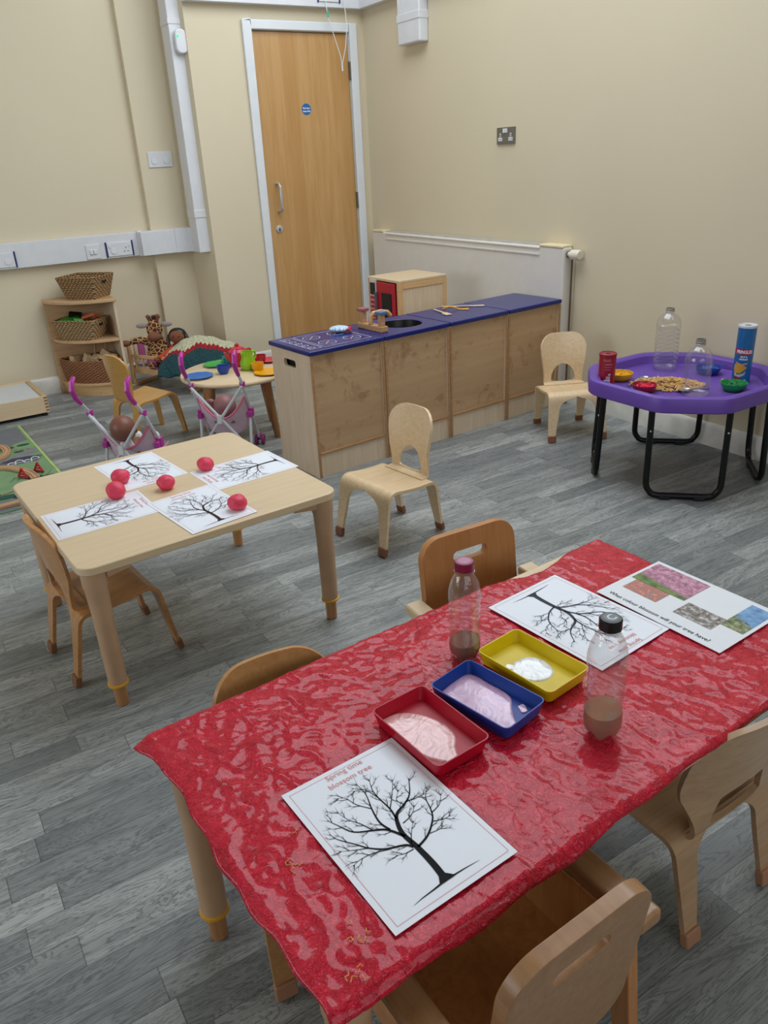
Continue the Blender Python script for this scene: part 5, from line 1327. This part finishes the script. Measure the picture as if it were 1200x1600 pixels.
# blanket
def blanket():
    m, nt, b = newmat('crochet'); v = coords(nt)
    sx = N(nt, 'ShaderNodeSeparateXYZ'); nt.links.new(v, sx.inputs[0])
    zig = math_(nt, 'PINGPONG', math_(nt, 'MULTIPLY', sx.outputs[0], 1), .014)
    dip = math_(nt, 'ABSOLUTE', math_(nt, 'ADD', sx.outputs[0], .075)); dip = math_(nt, 'MULTIPLY', math_(nt, 'MAXIMUM', math_(nt, 'SUBTRACT', .07, dip), 0), .75)
    q = math_(nt, 'ADD', math_(nt, 'ADD', sx.outputs[1], dip), math_(nt, 'MULTIPLY', zig, 1.3))
    r = N(nt, 'ShaderNodeValToRGB'); r.color_ramp.interpolation = 'CONSTANT'; e = r.color_ramp.elements; e.new(.5)
    e[0].position = 0; e[0].color = lin('#1d4a50'); e[1].position = .44; e[1].color = lin('#b01a26'); e[2].position = .56; e[2].color = lin('#dcdab6')
    k = N(nt, 'ShaderNodeMapRange'); nt.links.new(q, k.inputs[0]); k.inputs[1].default_value = -.15; k.inputs[2].default_value = .15
    nt.links.new(k.outputs[0], r.inputs[0])
    vo = N(nt, 'ShaderNodeTexVoronoi'); vo.inputs['Scale'].default_value = 75; nt.links.new(v, vo.inputs['Vector'])
    cc = mixc(nt, math_(nt, 'MULTIPLY', vo.outputs[0], .4), r.outputs[0], (0, 0, 0, 1))
    nt.links.new(cc, b.inputs['Base Color']); b.inputs['Roughness'].default_value = .95
    bump(nt, b, math_(nt, 'SUBTRACT', 1.0, vo.outputs[0]), 1.0, .01)
    bb = bmesh.new(); nx, ny = 60, 44; V = []
    L, D = .48, .33
    for i in range(nx + 1):
        row = []
        for j in range(ny + 1):
            u, w = i / nx, j / ny; x = (u - .5) * L; y = (w - .5) * D
            up = (min(1, w / .72)) ** .85 if w < .72 else max(0, 1 - ((w - .72) / .28) ** 2)
            crest = .05 + .125 * math.sin(PI * min(1, (u * .86) ** .85)) if u < .85 else .05 + .125 * math.sin(PI * min(1, (.85 * .86) ** .85)) * (1 - (u - .85) * 1.5)
            z = crest * up + .005 * math.sin(x * 60 + y * 25) * (1 - up * .5)
            if w < .16: z -= (.16 - w) * .22
            row.append(bb.verts.new((x, y, z)))
        V.append(row)
    for i in range(nx):
        for j in range(ny): bb.faces.new((V[i][j], V[i + 1][j], V[i + 1][j + 1], V[i][j + 1]))
    mm = MB(); mm._add(bb); o = mm.build('crochet_blanket', m, loc=(1.67, 5.065, .165), rot=(0, 0, R(-33)))
    for p in o.data.polygons: p.use_smooth = True
    md = o.modifiers.new('thick', 'SOLIDIFY'); md.thickness = .008; md.offset = 1
    tag(o, 'crocheted cream, red and teal blanket humped over doll bed', 'blanket')
blanket()
# giraffe
def gir_mat():
    m, nt, b = newmat('giraffe_plush'); v = coords(nt)
    vo = N(nt, 'ShaderNodeTexVoronoi', feature='DISTANCE_TO_EDGE'); vo.inputs['Scale'].default_value = 42; nt.links.new(v, vo.inputs['Vector'])
    nt.links.new(ramp(nt, [(.06, lin('#c79a66')), (.10, lin('#4f2816'))], vo.outputs[0]).outputs[0], b.inputs['Base Color']); b.inputs['Roughness'].default_value = .95
    bump(nt, b, noise(nt, v, 300, 2), .6, .003); return m
MG = gir_mat(); MGF = plain('giraffe_brown', '#7a4e38', .95, bmp=.4); MGH = plain('giraffe_hair', '#54301f', .95); MEAR = plain('giraffe_ear', '#9f9090', .95)
gt = thing('giraffe_plush', 'brown patched giraffe soft toy sitting on doll bed', 'soft toy', (1.49, 5.345, .148), R(-25)); gt.scale = (1.32, 1.25, 1.04)
m = MB(); m.tube([(0, 0, .0), (0, 0, .05), (0, 0, .12), (0, 0, .17), (0, 0, .20)], [.045, .062, .052, .038, .03], 16); m.ball((0, 0, .03), (.062, .055, .045)); m.build('body', MG, gt)
m = MB(); m.ball((0, -.01, .235), (.040, .036, .062)); m.build('head', MG, gt)
m = MB(); m.ball((0, -.045, .195), (.036, .034, .030)); m.build('muzzle', MGF, gt)
for s in (-1, 1):
    m = MB(); m.ball((s * .062, 0, .262), (.030, .008, .017)); e_ = m.build('ear', MEAR, gt)
    m = MB(); m.tube([(s * .018, 0, .285), (s * .024, 0, .312)], [.008, .010], 8); m.ball((s * .024, 0, .318), .011); m.build('horn', MGF, gt)
    m = MB(); m.ball((s * .018, -.044, .245), .004); m.build('eye', M_BLACK, gt)
m = MB()
rnd = random.Random(9)
for k in range(46):
    a = rnd.uniform(0, 6.28); q = rnd.uniform(0, .02); m.tube([(q * math.cos(a), q * math.sin(a), .285), (q * 2 * math.cos(a), q * 2 * math.sin(a), .315 + rnd.uniform(0, .012))], [.002, .001], 4)
m.build('mane', MGH, gt)
m = MB(); m.tube([(-.035, -.01, .15), (-.075, -.015, .175), (-.125, -.02, .168)], [.024, .021, .02], 10); m.build('arm', MG, gt); m = MB(); m.ball((-.155, -.022, .160), (.030, .022, .020)); m.build('hoof', MGF, gt)
m = MB(); m.tube([(.035, -.015, .15), (.065, -.03, .10), (.075, -.06, .055)], [.024, .021, .018], 10); m.build('arm', MG, gt)
m = MB(); m.tube([(-.03, -.02, .02), (-.035, -.075, .01)], [.026, .02], 10); m.build('leg', MG, gt)
m = MB(); m.tube([(.03, -.02, .02), (.045, -.075, .01)], [.026, .02], 10); m.build('leg', MG, gt)
# rag doll
rd = thing('rag_doll', 'rag doll with black hair and red orange dress on doll bed', 'doll', (1.60, 5.235, .165), R(-25)); rd.scale = (1.3, 1.2, 1.05)
skin = plain('rag_doll_skin', '#7d4a30', .9); MDR = wicker('dress_stripe', '#c03a28', '#70204a')
m = MB(); m.tube([(-.02, .0, .0), (-.01, 0, .06), (0, 0, .115), (0, 0, .13)], [.045, .042, .030, .018], 14); m.build('dress', MDR, rd)
m = MB(); m.ball((0, -.004, .168), (.040, .036, .042)); m.build('head', skin, rd)
m = MB(); m.ball((.003, .012, .176), (.047, .036, .046)); m.tube([(.038, .01, .18), (.05, 0, .15), (.05, -.01, .12)], [.014, .012, .008], 8); m.tube([(-.036, .01, .18), (-.046, 0, .15), (-.046, -.01, .125)], [.012, .011, .007], 8); m.build('hair', M_BLACK, rd)
m = MB(); m.ball((-.014, -.039, .175), .0035); m.ball((.014, -.039, .175), .0035); m.build('eyes', M_BLACK, rd)
m = MB(); m.tube([(-.014, -.0385, .156), (0, -.042, .152), (.014, -.0385, .156)], .0018, 6); m.build('mouth', plain('mouth_red', '#9c3030', .8), rd)
m = MB(); m.tube([(-.02, -.01, .105), (-.06, -.03, .075), (-.10, -.05, .05)], [.017, .016, .015], 10); m.build('sleeve', plain('sleeve_orange', '#b8432c', .9), rd); m = MB(); m.ball((-.112, -.055, .042), (.018, .014, .014)); m.build('hand', skin, rd)
m = MB(); m.tube([(.02, -.01, .105), (.04, -.03, .07)], [.017, .014], 10); m.build('sleeve', plain('sleeve_orange', '#b8432c', .9), rd)

# ================================================================ ROUND TEA TABLE
RT = (1.52, 4.0); RZ = .36
t = thing('round_table', 'low round wooden table set with a toy tea set', 'table', (RT[0], RT[1], 0))
MB().lathe([(0, RZ - .024), (.292, RZ - .024), (.301, RZ - .018), (.303, RZ - .010), (.300, RZ - .003), (.294, RZ), (0, RZ)], n=64).build('tabletop', M_BIRCH, t)
for a in (128, 22, -60, 200):
    a = R(a); m = MB(); m.tube([(.19 * math.cos(a), .19 * math.sin(a), RZ - .025), (.195 * math.cos(a), .195 * math.sin(a), RZ - .07), (.265 * math.cos(a) * .88, .265 * math.sin(a) * .88, .0)], [.034, .026, .017], 16)
    m.build('leg', wood('round_leg', '#a9774a', '#8d5e36', .4, axis=2), t)
def tplate(label, x, y, r, hexc, n=10, z=RZ):
    t = thing('toy_plate', label, 'plate', (x, y, z + .0006), 0, 'toy tea set plates'); r *= 1.12; MB().lathe([(0, 0), (r * .55, 0), (r, .009), (r, .011), (r * .55, .003), (0, .003)], n=n).build('plate_body', plain('tp_' + hexc, hexc, .3), t)
def tcup(label, x, y, hexc, a=0):
    t = thing('toy_cup', label, 'cup', (x, y, RZ + .0006), a, 'toy tea set cups'); t.scale = (1.2,) * 3; mt = plain('tc_' + hexc, hexc, .3)
    MB().lathe([(0, 0), (.017, 0), (.026, .014), (.029, .038), (.027, .038), (.024, .015), (0, .003)], n=24).build('cup_body', mt, t)
    MB().tube([(.026, 0, .032), (.042, 0, .030), (.042, 0, .018), (.025, 0, .014)], .0035, 8).build('cup_handle', mt, t)
tplate('blue faceted toy plate on the round table', 1.30, 3.985, .072, '#1e63b0')
tplate('green toy plate on the round table', 1.475, 4.175, .068, '#2f9e3c')
tplate('yellow toy plate nearest the kitchen unit', 1.625, 3.80, .072, '#e0a010')
tplate('red toy plate behind the red cup', 1.745, 4.05, .06, '#c22434')
tcup('dark blue toy cup beside the blue plate', 1.435, 3.965, '#1d3f9c', R(20))
tcup('teal toy cup beside the green plate', 1.54, 4.15, '#1f8f8c', R(200))
tcup('yellow toy cup in front of the green jug', 1.60, 3.885, '#e0a21a', R(30))
tcup('red toy cup right of the lime jug', 1.685, 4.045, '#b5182c', R(-140))
t = thing('toy_teapot', 'red toy teapot with lid on the round table', 'teapot', (1.575, 4.085, RZ + .0006), R(10)); t.scale = (1.28,) * 3; mt = plain('teapot_red', '#c22a3a', .3)
MB().lathe([(0, 0), (.032, 0), (.040, .015), (.043, .04), (.040, .062), (.030, .072), (0, .072)], n=28).build('pot_body', mt, t); MB().lathe([(0, .084), (.012, .083), (.028, .076), (.030, .071), (0, .071)], n=24).build('lid', mt, t)
MB().ball((0, 0, .089), (.008, .008, .008)).build('lid_knob', mt, t); MB().tube([(.038, 0, .062), (.062, 0, .062), (.068, 0, .045), (.056, 0, .022), (.040, 0, .018)], .005, 8).build('pot_handle', mt, t)
MB().tube([(-.036, 0, .03), (-.055, 0, .045), (-.064, 0, .066)], [.010, .008, .006], 8).build('spout', mt, t)
t = thing('toy_jug', 'lime green toy jug in front of the red teapot', 'jug', (1.575, 3.955, RZ + .0006), R(20)); t.scale = (1.28,) * 3; mt = plain('jug_lime', '#8fbf1c', .3)
MB().lathe([(0, 0), (.022, 0), (.032, .014), (.034, .030), (.024, .055), (.026, .078), (.024, .078), (.021, .055), (.028, .03), (0, .004)], n=24).build('jug_body', mt, t)
MB().tube([(.024, 0, .072), (.045, 0, .070), (.048, 0, .05), (.032, 0, .03)], .0045, 8).build('jug_handle', mt, t); MB().prism([(-.020, -.010), (-.036, 0), (-.020, .010)], .070, .078).build('jug_lip', mt, t)

# ================================================================ DOLL STROLLERS
def stroller(label, loc, rz, headmat, bun, hd, group=None):
    t = thing('doll_stroller', label, 'doll stroller', loc, rz); hw = .128     # local: forward +X, left +Y
    for s in (-1, 1):
        y = s * hw
        MB().tube([(-.055, y, .465), (.0, y, .405), (.118, y, .225), (.235, y, .045)], .0075, 10).build('frame_tube', M_TUBE, t)
        m = MB(); m.tube([(-.05, y, .458), (-.085, y, .495), (-.098, y, .53), (-.088, y, .562), (-.062, y, .578)], [.010, .0115, .0125, .012, .009], 10); m.build('handle_grip', M_MAG, t)
        m = MB(); m.box((.006, y, .398), (.022, .026, .028)); m.build('joint_clip', M_MAG, t, bev=.004)
        m = MB(); m.box((.110, y, .225), (.030, .032, .045)); m.box((.085, y, .22), (.03, .024, .03)); m.build('side_clip', M_MAG, t, bev=.004)
        MB().tube([(.095, y, .225), (.03, y, .035)], .0075, 10).build('rear_leg', M_TUBE, t)
        MB().tube([(-.006, y, .392), (.004, -y, .06)], .0075, 10).build('cross_bar', M_TUBE, t)
        for x0, z0 in ((.248, .028), (.022, .028)):
            ax = MB(); ax.tube([(x0, y - .022, z0), (x0, y + .022, z0)], .004, 8); w = ax.build('wheel_axle', M_BLACK, t)
            for q in (-.018, .018):
                m = MB(); m.lathe([(0, -.005), (.018, -.005), (.020, -.007), (.0265, -.007), (.028, -.004), (.028, .004), (.0265, .007), (.020, .007), (.018, .005), (0, .005)], n=22, M=Matrix.Translation((x0, y + q, z0)) @ Matrix.Rotation(PI / 2, 4, 'X')); m.build('wheel', plain('wheel_plum', '#8a2a70', .45), t)
        m = MB(); m.box((.238, y, .055), (.022, .02, .028)); m.build('wheel_fork', M_MAG, t, bev=.003)
    MB().box((-.010, .006, .226), (.006, .022, .045)).build('warning_label', M_FRAMEW, t)
    MB().tube([(.115, -hw, .205), (.115, hw, .205)], .005, 8).build('cross_rail', M_TUBE, t); MB().tube([(.03, -hw, .05), (.03, hw, .05)], .005, 8).build('cross_rail', M_TUBE, t)
    # fabric sling: back panel + seat
    b = bmesh.new(); nx, ny = 14, 18; V = []
    for i in range(nx + 1):
        row = []; q = i / nx * 2 - 1
        for j in range(ny + 1):
            u = j / ny
            if u < .6: x, z = .055 + .060 * (u / .6), .325 - .195 * (u / .6)
            else: k = (u - .6) / .4; x, z = .115 + .105 * k, .13 + .02 * k
            sag = (1 - q * q) * .022
            z -= (1 - q * q) * .09 * max(0, 1 - u * 2.2)
            row.append(b.verts.new((x - sag * (1 if u < .7 else .3), q * (hw - .01), z - sag * .9 + abs(q) ** 3 * .035 * (1 if u > .3 else u / .3))))
        V.append(row)
    for i in range(nx):
        for j in range(ny): b.faces.new((V[i][j], V[i + 1][j], V[i + 1][j + 1], V[i][j + 1]))
    edge = [tuple(V[i][0].co) for i in range(nx + 1)]; le = [tuple(v.co) for v in V[0]]; re = [tuple(v.co) for v in V[-1]]
    bmesh.ops.recalc_face_normals(b, faces=b.faces); bmesh.ops.solidify(b, geom=b.faces[:], thickness=.003); m = MB(); m._add(b); f = m.build('fabric_seat', M_MESHF, t)
    m = MB(); m.tube(edge, .006, 6); m.tube(le, .004, 6); m.tube(re, .004, 6); m.build('fabric_edging', M_PINKF, f)
    # doll, its own thing
    d = thing('baby_doll', hd[0], 'doll', loc, rz)
    m = MB(); r_ = hd[1]; m.ball(hd[2], (r_, r_ * .96, r_ * 1.02), seg=28)
    if bun: m.ball((hd[2][0], hd[2][1] + .072, hd[2][2] + .025), (.014, .022, .014))
    if not bun:
        m.ball((hd[2][0] + .01, hd[2][1] + r_ * .96, hd[2][2] - .01), (.010, .006, .014)); m.ball((hd[2][0] + .01, hd[2][1] - r_ * .96, hd[2][2] - .01), (.010, .006, .014))
    m.ball((hd[2][0] + r_ * .97, hd[2][1], hd[2][2] - .008), (.008, .006, .006))
    hm = m.build('head', headmat, d)
    m = MB()
    for s in (-1, 1): m.ball((hd[2][0] + r_ * .88, hd[2][1] + s * .018, hd[2][2] + .005), (.004, .006, .006))
    m.build('eyes', M_BLACK, hm)
    m = MB(); m.tube([(hd[2][0] + .01, hd[2][1], hd[2][2] - r_ * .9), (hd[2][0] + .03, 0, .185), (.12, 0, .155), (.155, 0, .15)], [.020, .032, .036, .030], 14); m.build('outfit', plain('doll_outfit', '#ded4da', .9), d)
    for s in (-1, 1):
        m = MB(); m.tube([(.14, s * .025, .165), (.20, s * .04, .185), (.245, s * .045, .19)], [.02, .017, .014], 10); lg = m.build('leg', headmat, d)
        m = MB(); m.ball((.255, s * .045, .20), (.018, .016, .026)); m.build('shoe', plain('shoe_white', '#dcd8d4', .6), lg)
        m = MB(); m.tube([(.06, s * .035, .195), (.10, s * .06, .18), (.14, s * .062, .178)], [.014, .013, .011], 8); m.build('arm', headmat, d)
    return t
FD = math.atan2(.82, .57)
stroller('pink doll stroller in front of the round tea table', (1.265, 3.625, 0), FD, M_SKIN2, True, ('rosy brown baby doll in stroller by the round table', .060, (.105, .0, .262)))
stroller('pink doll stroller behind the bare birch table', (.736, 3.489, 0), math.atan2(.75, .66), M_SKIN, False, ('bald brown baby doll in stroller behind birch table', .060, (.035, .0, .315)))
